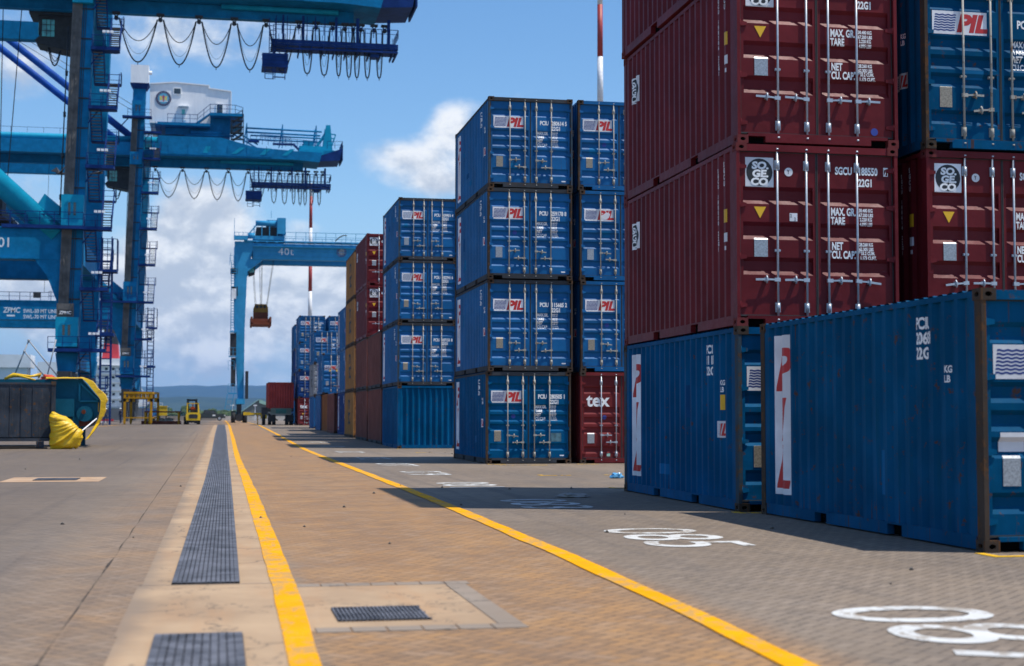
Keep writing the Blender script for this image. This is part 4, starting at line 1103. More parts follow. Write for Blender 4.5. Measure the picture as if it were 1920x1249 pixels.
        m = CMB(); railing(m, [(-44.5, yc - .9, 19.3), (-15.0, yc - .9, 19.3)], 1.25, 1.5, .05); m.build('railing', M_CBR, bm_)
        # bracing tube from the portal corner up towards the water side
        m = CMB(); m.tube([(-15.4, yc, 18.6), (-41.5, yc, 42.5)], 1.05, 18); m.prism([(-14.9, 19.3), (-18.6, 19.3), (-16.6, 22.6), (-14.9, 21.2)], 'y', yc - .35, yc + .35)
        m.build('brace', M_CB_SUN if first else M_CB, root)
        m = CMB(); m.box(-45, lx(42) - .9, yc - .7, yc + .7, 42.6, 44.6); m.build('upper_beam', M_CB, root)
    m = CMB(); m.box(lx(17) - .7, lx(17) + .7, 1.7, 21.6, 16.2, 18.6); m.build('tie_beam', M_CB, root); m = CMB(); m.box(lx(17) - 30.9, lx(17) - 29.5, 1.7, 21.6, 15.2, 18.6); m.build('tie_beam', M_CB, root)
    m = CMB(); m.box(lx(42) - .6, lx(42) + .6, 1.7, 21.6, 42.2, 44.2); m.build('tie_beam', M_CB, root); m = CMB(); m.box(lx(42) - 30.8, lx(42) - 29.6, 1.7, 21.6, 42.2, 44.2); m.build('tie_beam', M_CB, root)
    m = CMB(); m.box(lx(6) - .55, lx(6) + .55, 1.8, 21.6, 6.0, 7.2); m.build('sill_beam', M_CB, root); m = CMB(); m.box(lx(6) - 30.75, lx(6) - 29.65, 1.8, 21.6, 6.0, 7.2); m.build('sill_beam', M_CB, root)
    # stair tower on the right of the near leg
    lv = [(7.7, .0), (13.5, .0), (19.3, .0), (25.2, .0), (30.9, .0), (36.6, .0), (42.0, 0), (46.2, 0)]
    prevz = G0
    for k, (z, _) in enumerate(lv):
        c = lx(z) + 1.0
        xl, xm, xr = c + .10, c + 1.35, c + 2.65
        m = CMB(); m.box(xl - .1 if z > 10 else c - 2.6, xr, -1.6, -.2, z - .32, z); m.box(xl + .1, xr - .2, -.19, .25, z - .25, z - .02)
        m.bar((c - .05, -.3, z - 1.5), (xl + .7, -.3, z - .35), .12)
        pf = m.build('platform', M_CBR, root)
        m = CMB(); railing(m, [(xl, -1.6, z), (xr, -1.6, z), (xr, -.2, z)], 1.1, 1.0, .036)
        if z < 10: railing(m, [(c - 2.6, -1.6, z), (xl, -1.6, z)], 1.1, 1.0, .036)
        m.build('railing', M_CBR, pf)
        if z > 8 or True:
            for q in range(3):
                m = CMB(); m.box(xm - .25 + q * .36, xm + .02 + q * .36, -1.95, -1.68, z + 1.28, z + 1.50)
                m.build('floodlight', M_LAMP, pf)
        # two flights up to this platform
        zm = (prevz + z) / 2
        t, r = CMB(), CMB()
        stair(t, r, (xr - .62, -1.3 if k else -1.2, prevz), (xr - .62, 1.6, zm), .95, n=10)
        f1 = t.build('stair_flight', M_GRATING, root); r.build('handrail', M_CBR, f1)
        t, r = CMB(), CMB()
        stair(t, r, (xl + .55, 1.6, zm), (xl + .55, -1.2, z - .05), 1.0, n=11)
        f1 = t.build('stair_flight', M_GRATING, root); r.build('handrail', M_CBR, f1)
        m = CMB(); m.box(xl, xr, 1.6, 2.6, zm - .12, zm); ld = m.build('landing', M_CBR, root)
        m = CMB(); railing(m, [(xl, 2.6, zm), (xr, 2.6, zm), (xr, 1.6, zm)], 1.1, 1.0, .036); m.build('railing', M_CBR, ld)
        prevz = z
    # ladder tower
    xa, xb, ya, yb = lx(12) + 3.0, lx(12) + 3.95, -1.2, .2
    m = CMB()
    for x in (xa, xb):
        for y in (ya, yb): m.bar((x, y, .5), (x, y, 18.4), .10)
    z = 1.2
    while z < 18.3:
        m.bar((xa, ya, z), (xb, ya, z), .06); m.bar((xa, yb, z), (xb, yb, z), .06); m.bar((xb, ya, z), (xb, yb, z), .06); z += .62
    m.box(xa - .5, xb + .3, ya - .3, yb + .2, 8.9, 9.2); m.box(xa - .3, xb + .5, ya - .3, yb + .2, 15.0, 15.25)
    lt = m.build('ladder_tower', M_CBR, root)
    m = CMB(); m.box(-20.2, lx(19) + 1.1, -1.7, -.86, 19.02, 19.34); pf = m.build('portal_walkway', M_CBR, root)
    m = CMB(); railing(m, [(-26, -1.65, 19.34), (lx(19) + 1.1, -1.65, 19.34)], 1.25, 1.3, .04); m.build('railing', M_CBR, pf)
    m = CMB(); railing(m, [(xa - .3, ya - .3, 15.25), (xb + .5, ya - .3, 15.25), (xb + .5, yb + .2, 15.25)], 2.9, .7, .035); m.build('railing', M_CBR, lt)
    # twin girders with tube chord
    poly = [(-86, 42.95), (11.5, 43.0), (15.7, 42.7), (16.1, 44.3), (12.2, 44.4), (5.4, 44.8), (-.1, 46.2), (-10, 46.2), (-10, 45.0), (-86, 45.0)]
    m = CMB(); m.prism(poly, 'y', 1.9, 9.0)
    x = -58
    while x < 10: m.box(x, x + .08, 1.84, 9.06, 43.0, 44.95); x += 3.1
    m.box(-60, 8, 1.80, 1.89, 43.25, 43.38)
    gd = m.build('girder', M_CB, root)
    m = CMB()
    for a, b in ((1.5, 3.2), (6.0, 7.4), (9.6, 11.2), (-12.6, -11.4), (-3, -2.2)): m.add([(a, 1.84, 43.6), (a + .8, 1.84, 43.6), (b + .5, 1.84, 44.7), (b - .3, 1.84, 44.7)], [(0, 1, 2, 3)])
    m.build('sheen_streak', M_CB_SUN, gd)  # flat diagonal streaks: highlights painted on the girder face
    m = CMB(); m.box(-86, 13.2, 5.0, 5.5, 41.72, 42.94); m.box(-86, 13.2, 4.8, 5.7, 41.60, 41.715); m.build('rail_beam', M_CB, gd)
    m = CMB(); m.tube([(-86, 2.5, 45.5), (-10.0, 2.5, 45.5)], .52, 14); m.build('chord_tube', M_CB_SUN, gd)
    m = CMB(); m.tube([(-.2, 4.6, 42.75), (11.6, 4.6, 42.7)], .28, 10); m.build('service_pipe', M_CB_SUN, gd)
    m = CMB(); railing(m, [(-60, 2.2, 46.05), (-15.2, 2.2, 46.05)], .8, 2.4, .03, False); m.build('railing', M_CBR, gd)
    # end of the backreach: platform, mast, tubes
    m = CMB(); m.prism([(14.5, 43.0), (14.5, 43.5), (19.4, 45.3), (19.4, 45.0), (19.1, 43.3)], 'y', 3.2, 9.5); m.box(19.4, 19.6, 3.2, 9.5, 43.4, 45.9)
    ep = m.build('end_platform', M_CBR, root)
    m = CMB(); railing(m, [(17.0, 3.2, 45.2), (19.5, 3.2, 45.3), (19.5, 9.5, 45.3)], 1.2, .9, .04); m.build('railing', M_CBR, ep)
    m = CMB(); m.box(12.4, 18.2, 3.4, 8.8, 44.2, 45.0)
    for y in (5.0, 8.6):
        m.add([(16.4, y - .4, 45.0), (18.0, y - .4, 45.0), (17.6, y - .4, 49.4), (16.9, y - .4, 49.4), (16.4, y + .4, 45.0), (18.0, y + .4, 45.0), (17.6, y + .4, 49.4), (16.9, y + .4, 49.4)],
              [(0, 1, 2, 3), (4, 7, 6, 5), (0, 4, 5, 1), (1, 5, 6, 2), (2, 6, 7, 3), (3, 7, 4, 0)])
        m.bar((17.0, y, 48.4), (14.9, y, 45.2), .3); m.bar((17.5, y, 48.0), (18.5, y, 47.9), .18); m.bar((18.5, y, 47.9), (17.9, y, 46.0), .18)
        m.box(12.5, 17.0, y - .5, y + .5, 45.0, 45.8); m.box(13.2, 14.8, y - .35, y + .35, 45.8, 46.7)
    m.build('end_frame', M_CB_SUN if not first else M_CB, root)
    m = CMB()
    for y in (5.0, 8.6):
        m.tube([(3.8, y, 48.5), (16.2, y, 48.3)], .15, 8); m.tube([(4.6, y, 47.3), (16.0, y, 47.2)], .13, 8)
        for x in (3.9, 9.7, 15.2): m.bar((x - .35, y, 46.0), (x + .1, y, 49.3), .16); m.bar((x + .2, y, 46.0), (x + .1, y, 49.3), .12)
        m.bar((2.0, y, 48.0), (5.8, y, 45.8), .22)
    m.build('top_tube', M_CB, root)
    m = CMB()
    railing(m, [(4.6, 4.6, 45.9), (16.0, 4.6, 45.2)], 1.35, .9, .04)
    railing(m, [(6.2, 4.4, 46.4), (11.0, 4.4, 46.2)], 1.0, .8, .04)
    m.box(4.2, 6.0, 3.9, 5.0, 46.1, 46.35); m.box(8.2, 11.4, 3.9, 5.0, 45.8, 46.0); m.prism([(11.4, 45.9), (13.6, 43.9), (13.6, 44.1), (11.6, 46.1)], 'y', 4.0, 4.9)
    m.build('backreach_walkway', M_CBR, root)
    # hanging maintenance platform below the backreach
    m = CMB(); m.box(4.8, 17.7, 4.0, 7.2, 38.95, 39.15); m.box(4.8, 17.7, 3.95, 4.03, 39.16, 39.5)
    x = 5.0
    while x < 17.6: m.bar((x, 3.97, 39.5), (x, 3.97, 40.1), .05); m.bar((x, 7.2, 39.1), (x, 7.2, 40.3), .05); x += .55
    m.bar((5, 7.2, 40.3), (17.6, 7.2, 40.3), .08); m.bar((5, 7.2, 39.7), (17.6, 7.2, 39.7), .06)
    x = 5.2
    while x < 17.4: m.box(x, x + .12, 4.0, 8.2, 38.6, 38.95); x += 1.2
    m.bar((5, 4.0, 38.6), (17.6, 4.0, 38.7), .18); m.bar((17.6, 4, 38.7), (17.6, 8.2, 38.7), .18)
    m.box(14.9, 15.8, 4.4, 5.6, 38.2, 38.55)
    mp = m.build('maintenance_platform', M_CBR, root)
    m = CMB(); railing(m, [(5.0, 3.95, 40.1), (17.7, 3.95, 40.1), (17.7, 8.2, 40.1)], .9, .8, .04); m.build('railing', M_CBR, mp)
    m = CMB(); xs = ((5.9, 6.1), (7.9, 8.15), (9.2, 9.3), (11.25, 11.5), (13.4, 13.7), (16.6, 16.9))
    for a, b in xs: m.box(a, b, 4.2, 4.5, 38.9, 42.1)
    for x in (5.3, 6.4, 8.4, 10.2): m.bar((x, 4.1, 38.9), (x, 4.1, 42.0), .08)
    m.build('hanger', M_CBR, mp)
    m = CMB(); m.box(3.9, 6.5, 3.8, 6.6, 36.6, 36.9); m.box(3.9, 6.5, 3.75, 3.83, 36.9, 38.0)
    for z in (37.3, 37.7): m.box(3.85, 6.5, 3.70, 3.76, z, z + .12)
    stair(m, m, (5.6, 3.6, 39.0), (5.6, 4.2, 35.4), 1.2, n=7)
    for x in (4.2, 5.0, 5.2, 6.2): m.bar((x, 3.9, 35.4), (x, 3.9, 37.0), .08)
    for z in (35.4, 35.9, 36.3): m.bar((4.2, 3.9, z), (5.1, 3.9, z), .06)
    for z in range(0, 9): m.bar((4.6, 3.8, 37.2 + z * .45), (5.2, 3.8, 37.2 + z * .45), .06)
    m.bar((4.6, 3.8, 37), (4.6, 3.8, 41.6), .08); m.bar((5.2, 3.8, 37), (5.2, 3.8, 41.6), .08)
    m.build('access_basket', M_CBR, mp)
    # festoon cables with their trolleys
    sup = [-10.5, -6.2, -2.4, 1.1, 4.3, 7.6, 9.35, 11.05, 12.3, 13.15, 13.95, 15.3, 16.4]
    zb = [36.7, 36.6, 36.5, 36.4, 36.35, 36.3, 36.2, 36.2, 36.1, 36.1, 36.1, 36.15]
    for x in sup:
        m = CMB(); m.box(x - .38, x + .38, 4.6, 5.1, 41.50, 41.70); m.bar((x - .25, 4.85, 41.5), (x + .18, 4.85, 40.95), .10); m.bar((x + .25, 4.85, 41.5), (x - .18, 4.85, 40.95), .10); m.cyl((x, 4.85, 41.1), .22, .3, 'y', 10)
        m.build('cable_trolley', M_DARK, root)
    for k in range(len(sup) - 1):
        a, b = sup[k] + .28, sup[k + 1] - .28
        if b - a < .62: mid_ = (sup[k] + sup[k + 1]) / 2; a, b = mid_ - .36, mid_ + .36
        w_ = (b - a)
        z2 = 38.9 if k < 4 else 38.2
        m = CMB(); uu = 2.0 if w_ > 2.2 else 3.4
        m.tube(cat((a, 4.75, 41.1), (b, 4.75, 41.1), zb[k], 20, uu), .075, 5)
        m.tube(cat((a, 4.95, 41.1), (b, 4.95, 41.1), z2, 14, 2.0), .045, 5)
        m.tube(cat((a + .1, 5.0, 41.1), (b - .1, 5.0, 41.1), zb[k] + .9, 14, 2.2), .016, 4)
        mid = (a + b) / 2; m.bar((mid, 4.75, zb[k] - .28), (mid, 4.75, zb[k]), .07)
        m.build('festoon_cable', M_CABLE, root)
    # operator's cab under the trolley, trolley between the girders
    m = CMB()
    m.prism([(-18.2, 41.4), (-18.0, 39.4), (-18.5, 38.9), (-18.3, 38.6), (-15.3, 38.0), (-14.6, 38.0), (-14.6, 41.4)], 'y', 6.6, 9.6)
    cb = m.build('operator_cab', M_DARK, root)
    m = CMB(); m.box(-17.8, -16.6, 6.52, 6.59, 39.3, 41.0); m.box(-18.22, -18.16, 7.0, 9.2, 39.6, 41.2); m.build('cab_window', M_GLASSG, cb)
    m = CMB()
    for z in (39.85, 40.45): m.box(-17.8, -16.6, 6.47, 6.51, z, z + .05)
    for x in (-17.4, -17.0): m.box(x, x + .05, 6.44, 6.465, 39.3, 41.0)
    m.build('window_bar', M_DARK, cb)
    m = CMB(); m.box(-19, -13.5, 5.8, 9.4, 41.4, 42.9); m.tube(cat((-17.2, 6.9, 38.3), (-16.0, 6.9, 38.0), 36.3, 12, 2), .08, 5); m.tube(cat((-17.1, 7.1, 38.3), (-16.1, 7.1, 38.0), 36.8, 12, 2), .05, 5)
    m.build('trolley', M_DARK, root)
    # stays and pylon
    for y in (3.0, 8.6):
        e = -1.3 if y > 5 else 0
        m = CMB(); m.tube([(-13.4 + e, y, 45.36 + e * .5), (-44.2 + e, y, 69.3 + e * .5)], .55, 12); m.build('backstay', M_CSTAY, root)
        m = CMB(); m.tube([(-44.2, y, 69.3), (-84, y, 46.0)], .45, 8); m.build('forestay', M_CSTAY, root)
    m = CMB()
    for y in (3.0, 8.6): m.bar((-43.8, .9 if y < 5 else 22.5, 61), (-44.2, y, 70), 1.3)
    m.box(-45, -43.4, 2.2, 9.4, 69.4, 70.6); m.build('pylon', M_CB, root)
    m = CMB(); m.tube([(-44, 9, 70), (-13.2, 3, 50.6)], .04, 4); m.tube([(-44, 9, 68.8), (-13.2, 3, 49.7)], .04, 4); m.build('wire_rope', M_CABLE, root)
    # machinery house on the backreach
    hy0, hy1 = 4.2, 18.0
    prof = [(-11.5, 48.6), (-11.5, 54.9), (-7.7, 55.3), (-2.15, 55.0), (-2.15, 54.55), (1.35, 54.2), (1.35, 50.4), (-1.9, 50.4), (-1.9, 48.6)]
    m = CMB(); m.prism([prof[0]] + [prof[-1]] + prof[-2:0:-1], 'y', hy0, hy1)
    hs_ = m.build('machinery_house', M_CLAD, root)
    m = CMB()
    for (xa, za), (xb, zb_) in zip(prof[1:6], prof[2:6]): m.bar((xa, hy0 - .1, za + .06), (xb, hy0 - .1, zb_ + .06), .25, .16)
    m.bar((1.4, hy0 - .08, 50.4), (1.4, hy0 - .08, 54.2), .14); m.build('roof_trim', M_WHITE, hs_)
    for (x0, x1, z0, z1, nm) in ((-7.85, -6.5, 53.35, 54.55, 'window'), (-6.6, -5.75, 49.2, 51.2, 'door'), (-1.0, .2, 50.5, 52.2, 'window')):
        m = CMB(); m.box(x0, x1, hy0 - .12, hy0 - .002, z0, z1); w_ = m.build(nm, M_WHITE, hs_)
        m = CMB(); zz = z0 + (.15 if nm == 'window' else .9); m.box(x0 + .16, x1 - .16, hy0 - .14, hy0 - .121, zz, z1 - .2); m.build('pane', M_GLASSD if nm == 'window' else M_GLASSG, w_)
    m = CMB(); m.box(-7.0, -5.3, hy0 - .9, hy0 - .002, 51.35, 51.45); m.build('awning', M_WHITE, hs_)
    # round port emblem (generic: ring, pale sea-blue field, two yellow figures of abstract shape, red stem, white base)
    ec = (-9.35, hy0, 52.65)
    m = CMB(); m.tube([(ec[0], hy0 - .10, ec[2]), (ec[0], hy0 - .002, ec[2])], 1.22, 32); em = m.build('round_emblem', plain('emblem_navy', (.02, .03, .10), .5), hs_)
    m = CMB(); m.disc((ec[0], hy0 - .105, ec[2]), .86); m.build('emblem_field', plain('emblem_blue', (.10, .38, .55), .5), em) if False else None
    m.build('emblem_field', plain('emblem_blue', (.10, .38, .55), .5), root)
    m = CMB()
    for s in (-1, 1): m.add([(ec[0] + s * a, hy0 - .110, ec[2] + b) for a, b in ((.15, -.25), (.62, -.3), (.55, .1), (.62, .35), (.35, .42), (.18, .2))], [(0, 1, 2, 3, 4, 5)])
    m.build('emblem_figure', plain('emblem_yellow', (.75, .62, .15), .5), root)
    m = CMB(); m.add([(ec[0] + a, hy0 - .115, ec[2] + b) for a, b in ((-.09, -.5), (.09, -.5), (.09, .5), (-.09, .5))], [(0, 1, 2, 3)]); m.add([(ec[0] + a, hy0 - .1152, ec[2] + b) for a, b in ((-.3, .2), (.3, .2), (.3, .32), (-.3, .32))], [(0, 1, 2, 3)])
    m.build('emblem_anchor', plain('emblem_red', (.5, .03, .04), .5), root)
    m = CMB(); m.add([(ec[0] + a, hy0 - .112, ec[2] + b) for a, b in ((-.66, -.52), (.66, -.52), (.72, -.38), (-.72, -.38))], [(0, 1, 2, 3)]); m.build('emblem_base', M_WHITE, root)
    # small white lettering round the ring
    m = CMB(); vs, fs = text2d('I', .22, 0, .01, .8)
    for k in range(26):
        a = 2 * math.pi * k / 26; ca, sa = math.cos(a), math.sin(a)
        m.add([(ec[0] + ca * (1.0 + v * 0) - sa * (x - .03) + ca * (v - .07), hy0 - .108, ec[2] + sa * 1.0 + ca * (x - .03) + sa * (v - .07)) for x, v in vs], fs)
    m.build('emblem_ring_mark', M_WHITEW, root)
    # house deck, railings and underside
    m = CMB(); m.box(-10.6, -1.9, 2.6, 18.6, 48.1, 48.55); m.box(-1.9, 3.3, 2.6, 18.6, 49.9, 50.35); m.prism([(-4.2, 48.56), (-1.9, 50.3), (-1.9, 50.1), (-4.0, 48.4)], 'y', 2.6, 3.8)
    m.box(-2.0, 1.3, 5.0, 17, 47.1, 49.85); m.box(-9, -2, 5.0, 17, 47.01, 48.05); dk = m.build('house_deck', M_CB, root)
    m = CMB(); railing(m, [(-8.6, 2.6, 48.55), (-3.9, 2.6, 48.55), (-1.9, 2.6, 50.35), (2.1, 2.6, 50.35), (3.3, 2.6, 50.0), (3.3, 9, 50.0)], 1.35, 1.1, .045); m.build('railing', M_CBR, dk)
    m = CMB(); m.tube([(-5, 4.6, 47.4), (0, 4.6, 47.4)], .35, 10); m.tube([(-6, 4.6, 46.9), (2, 4.6, 47.0)], .22, 8); m.build('duct', M_CB, dk)
    m = CMB()
    for k in range(4): stair(m, m, (1.6 + .1, 3.2, 46.0 + k * 1.0), (3.2, 3.2, 47.0 + k * 1.0), .9, (0, 1, 0), 5)
    for x in (1.5, 3.4): m.bar((x, 3, 44.8), (x, 3, 50.4), .14)
    for z in (45.3, 46.2, 47.2, 48.2, 49.2): m.box(1.4, 3.5, 2.6, 3.8, z, z + .07)
    m.build('deck_stair', M_DARK, dk)
    # electrical house on the leg head
    m = CMB(); m.box(-14.25, -11.5, -.6, 2.4, 54.0, 56.9); eb = m.build('leg_head_cabin', M_CLAD, root)
    m = CMB(); m.add([(-14.35, -.7, 54.0), (-11.4, -.7, 54.0), (-11.4, 2.5, 54.0), (-14.35, 2.5, 54.0), (-13.9, -.1, 53.2), (-11.8, -.1, 53.2), (-11.8, 2, 53.2), (-13.9, 2, 53.2)],
                     [(0, 1, 2, 3), (4, 7, 6, 5), (0, 4, 5, 1), (1, 5, 6, 2), (2, 6, 7, 3), (3, 7, 4, 0)]); m.build('cabin_base', M_CBR, eb)
    m = CMB(); m.tube([(-11.5, 0, 55.8), (-11.0, 0, 55.8)], .32, 10); m.build('vent_hood', M_LAMP, eb)
    m = CMB(); railing(m, [(-14.6, -1.5, 48.56), (-11.0, -1.5, 48.56)], 1.1, .8, .04); m.bar((-15.8, -.4, 46.9), (-14.4, -.4, 48.5), .15); m.box(-15.4, -10.9, -1.6, -.2, 48.3, 48.58); m.build('head_walkway', M_CBR, root)
    # lettering on the portal beam
    if first:
        vs, fs = text2d('01', 1.28, 0, .014, 1.0); m = CMB(); m.add([(x - 20.75, .094, z + 17.35) for x, z in vs], fs); m.build('lettering', M_BIGW, root)
    else:
        vs, fs = text2d('ZPMC', 1.15, .12, .022, .82); m = CMB(); m.add([(x - 32.95, .094, z + 17.35) for x, z in vs], fs); m.box(-32.4, -31.2, .09, .097, 16.75, 17.0)
        for s, z in (('SWL-50 MT UNDER SPREADER', 17.35), ('SWL-70 MT UNDER HOOK BEAM', 16.45)):
            vs, fs = text2d(s, .82, 0, .012, .86); m.add([(x - 29.95, .0945, zz + z) for x, zz in vs], fs)
        m.build('lettering', M_BIGW, root)
    # cable hanging in bights and a lamp on the beam
    m = CMB(); m.box(-28.5, -27.4, -.1, .4, 19.7, 20.6); m.tube([(-26.9, .2, 20.5), (-26.9, 4, 41.7)], .03, 4); m.build('winch', M_DARK, root)
    return root
sts_crane(149.0, 'nearer blue quay crane marked 01, its upper girder cut by the top edge', True)
sts_crane(244.0, 'farther blue quay crane with a white machinery house on its girder', False)

# headblock and spreader hanging below the nearer crane
s = thing('container_spreader', 'dark and yellow spreader hanging below the nearer quay crane at the left edge', 'spreader', (-22.3, 160, 21.0))
m = MB(); m.box(-2.2, 1.2, -6, 6, 0, .7); m.box(-1.6, .6, -1.4, 1.4, .7, 2.2); m.box(-2.4, 1.6, -.9, .9, -.5, .1); m.build('frame', M_DARK, s)
m = MB(); m.box(-1.2, -.9, -1.6, -1.42, .9, 3.3); m.box(-.3, .2, -1.6, -1.42, .9, 3.0); m.box(-1.9, 1.0, -1.62, -1.5, 2.9, 3.9); m.build('headblock', plain('dark_yellow', (.40, .24, .02), .6, 0, .4, 2), s)
m = MB()
for x, t in ((-1.6, -1.4), (-1.2, -1.1), (-.2, 0), (.1, .4), (.8, 2.2)): m.tube([(x, 0, 3.4), (t, -2, 21.5)], .045, 4)
m.build('hoist_rope', M_CABLE, s)
# ================================================================== RTG crane
M_RTG = paint('rtg_blue', (0.040, 0.30, 0.56), 0.04, 0.4, 0.2, fade=.08)
M_TYRE = plain('tyre_rubber', (0.022, 0.022, 0.022), 0.85)
M_SPO = paint('orange_red_steel', (0.19, 0.055, 0.03), 0.45, .6)
M_SPY = paint('brown_yellow_steel', (0.28, 0.15, 0.03), 0.5, .6)
def rtg():
    G0 = .48; ox, oy = 13.9, 204.0
    root = thing('rubber_tyred_gantry_crane', 'light blue yard crane marked 40t on rubber tyres, astride the container rows', 'gantry crane', (ox, oy, G0))
    class CMB(MB):
        def build(s, name, mats, parent=None):
            s.v = [(x - ox, y - oy, z - G0) for x, y, z in s.v]; return MB.build(s, name, mats, parent)
    def mx(x): return 27.8 - x          # mirror to the far side legs
    for yc in (200.6, 207.6):
        for f in (lambda x: x, mx):
            m = CMB(); P = [(2.50, 3.6), (3.18, 3.6), (3.22, 13), (3.50, 21), (4.2, 23.2), (4.2, 24.2), (1.80, 24.2), (1.86, 14)]
            P = [(f(x), z) for x, z in P]; m.prism(P, 'y', yc - .55, yc + .55)
            m.prism([(f(3.4), 20.2), (f(5.6), 21.95), (f(3.4), 21.95)], 'y', yc - .5, yc + .5)
            m.build('leg', M_RTG, root)
        m = CMB(); m.box(4.21, mx(4.21), yc - .6, yc + .6, 21.9, 24.0)
        x = 4.4
        while x < 23.4: m.box(x, x + .06, yc - .64, yc + .64, 22.0, 23.9); x += .95
        for z in (22.35, 23.0, 23.5): m.box(4.2, mx(4.2), yc - .66, yc - .605, z, z + .05)
        x = 4.6
        while x < 23.2: m.bar((x, yc - 1.0, 24.2), (x, yc - .62, 23.7), .06); m.box(x, x + .28, yc - .98, yc - .7, 24.12, 24.2); x += 1.25
        m.box(3.0, mx(3.0), yc - .8, yc + .8, 24.21, 24.36); m.box(4.2, mx(4.2), yc - 1.0, yc - .62, 23.55, 23.62)
        bm_ = m.build('main_girder', M_RTG, root)
        m = CMB(); railing(m, [(8.4, yc - .85, 24.36), (mx(1.0), yc - .85, 24.36)], 1.15, 1.25, .035); m.build('railing', M_RTG, bm_)
    for f in (lambda x: x, mx):
        m = CMB(); a, b = sorted((f(2.2), f(3.3))); m.box(a, b, 198.2, 210, 2.9, 3.59); m.box(a + .1, b - .1, 201.2, 207, 21.9, 23.5); m.build('sill_beam', M_RTG, root)
        for yc in (198.9, 201.0, 207.2, 209.3):
            m = CMB()
            for xc in (f(1.88), f(3.40)): m.cyl((xc, yc, G0 + .76), .76, .46, 'x', 24)
            wh = m.build('wheel_pair', M_TYRE, root)
            m = CMB(); a, b = sorted((f(2.16), f(3.13))); m.box(a, b, yc - .4, yc + .4, .95, 1.6); m.box(f(2.64) - .25, f(2.64) + .25, yc - .3, yc + .3, 1.6, 2.95); m.tube([(f(2.64), yc - .5, 1.15), (f(2.64), yc + .5, 1.15)], .5, 12); m.build('hub', M_DARK, wh)
    # cabinets, ladders and access platforms on the near left leg
    for b_ in ((1.35, 2.15, 199.2, 200.4, 9.2, 12.1), (1.5, 2.1, 199.3, 200.4, 5.2, 8.9), (3.35, 3.75, 199.6, 200.4, 3.6, 7.2), (1.3, 2.2, 199.4, 200.3, 19.9, 20.6), (1.4, 2.25, 199.3, 200.3, 17.0, 18.2)): m = CMB(); m.box(*b_); m.build('control_cabinet', M_DARK, root)
    m = CMB(); m.box(1.5, 2.0, 199.0, 199.4, 11.6, 12.4) if False else m.box(1.45, 2.05, 198.9, 199.15, 16.6, 17.9); m.build('white_box', M_LAMP, root)
    m = CMB()
    for x in (1.42, 2.05): m.bar((x, 199.2, 12.3), (x, 199.2, 21.4), .09)
    z = 12.4
    while z < 21.3: m.box(1.42, 2.05, 199.1, 199.25, z, z + .07); z += .36
    m.box(1.3, 2.2, 198.9, 200.0, 12.2, 12.35); m.box(1.2, 2.3, 198.8, 200.0, 9.0, 9.12); m.box(1.2, 2.3, 198.8, 200.0, 4.2, 4.35)
    railing(m, [(1.2, 198.8, 9.1), (2.3, 198.8, 9.1)], 1.1, .5, .03); railing(m, [(1.15, 198.8, 7.3), (1.9, 198.8, 7.3)], 1.2, .4, .03); railing(m, [(1.15, 198.8, 4.3), (2.0, 198.8, 4.3)], 1.2, .4, .03)
    for x in (1.1, 1.9): m.bar((x - .35, 198.8, 2.2), (x, 198.8, 4.2), .09)
    for t in (0, .33, .66): m.bar((.75 + .35 * t, 198.8, 2.2 + 2 * t), (1.55 + .35 * t, 198.8, 2.2 + 2 * t), .07)
    railing(m, [(1.2, 198.8, 20.9), (2.2, 198.8, 20.9)], 1.3, .5, .03)
    m.build('ladder', M_RTG, root)
    m = CMB(); m.bar((1.75, 200, 24.3), (1.75, 200, 27.2), .06); m.bar((1.3, 200, 21.4), (1.3, 200, 22.8), .05); railing(m, [(1.8, 199.6, 24.35), (3.4, 199.6, 24.35)], 1.0, .5, .03); m.box(1.7, 3.5, 199.4, 200, 24.36, 24.9); m.build('mast_antenna', M_RTG, root)
    # trolley with engine house and cab
    m = CMB(); m.box(4.2, 8.3, 200.0, 208.5, 24.5, 25.0)
    for x in (4.3, 5.3, 6.3, 7.3, 8.1): m.bar((x, 200, 25.0), (x, 200, 26.3), .12)
    m.tube([(4.5, 200.4, 26.7), (7.2, 200.4, 26.7)], .36, 12); m.box(7.3, 8.4, 199.8, 203, 25.3, 27.4); m.box(6.0, 8.0, 203, 206, 26.8, 27.5)
    m.tube([(3.5, 200.2, 25.0), (4.4, 200.2, 25.0)], .4, 10); m.bar((3.6, 200, 25.2), (4.6, 200, 26.4), .15); m.bar((6.5, 200, 27.4), (6.5, 200, 28.3), .05)
    tr = m.build('trolley', M_RTG, root)
    m = CMB(); m.box(4.6, 7.4, 200.5, 207.0, 25.1, 26.2); m.build('winch', M_DARK, tr)
    m = CMB(); m.prism([(3.6, 21.8), (4.6, 21.8), (4.5, 20.2), (3.7, 19.9)], 'y', 202.5, 204.2); cb = m.build('operator_cab', M_DARK, root)
    m = CMB(); m.add([(3.8, 202.45, 20.3), (4.4, 202.45, 20.4), (4.45, 202.45, 21.5), (3.75, 202.45, 21.5)], [(0, 1, 2, 3)]); m.build('cab_window', M_GLASSG, cb)
    m = CMB(); m.tube([(14.9 + 1.5 * t, 199.6, 24.5 + .75 * math.sin(t * 1.9)) for t in [k / 10 for k in range(11)]], .07, 6); m.build('cable_reel_arm', M_DARK, root)
    vs, fs = text2d('40t', 1.25, 0, .012, 1.1, 'LEFT', 1.12); m = CMB(); m.add([(x + 7.45, 199.955, z + 22.55) for x, z in vs], fs); m.build('lettering', M_BIGW, root)
    m = CMB(); m.disc((15.75, 199.95, 23.05), .68, 'y', 24); m.build('round_emblem', plain('faded_emblem', (.07, .14, .28), .6, 0, .5, 3), root)
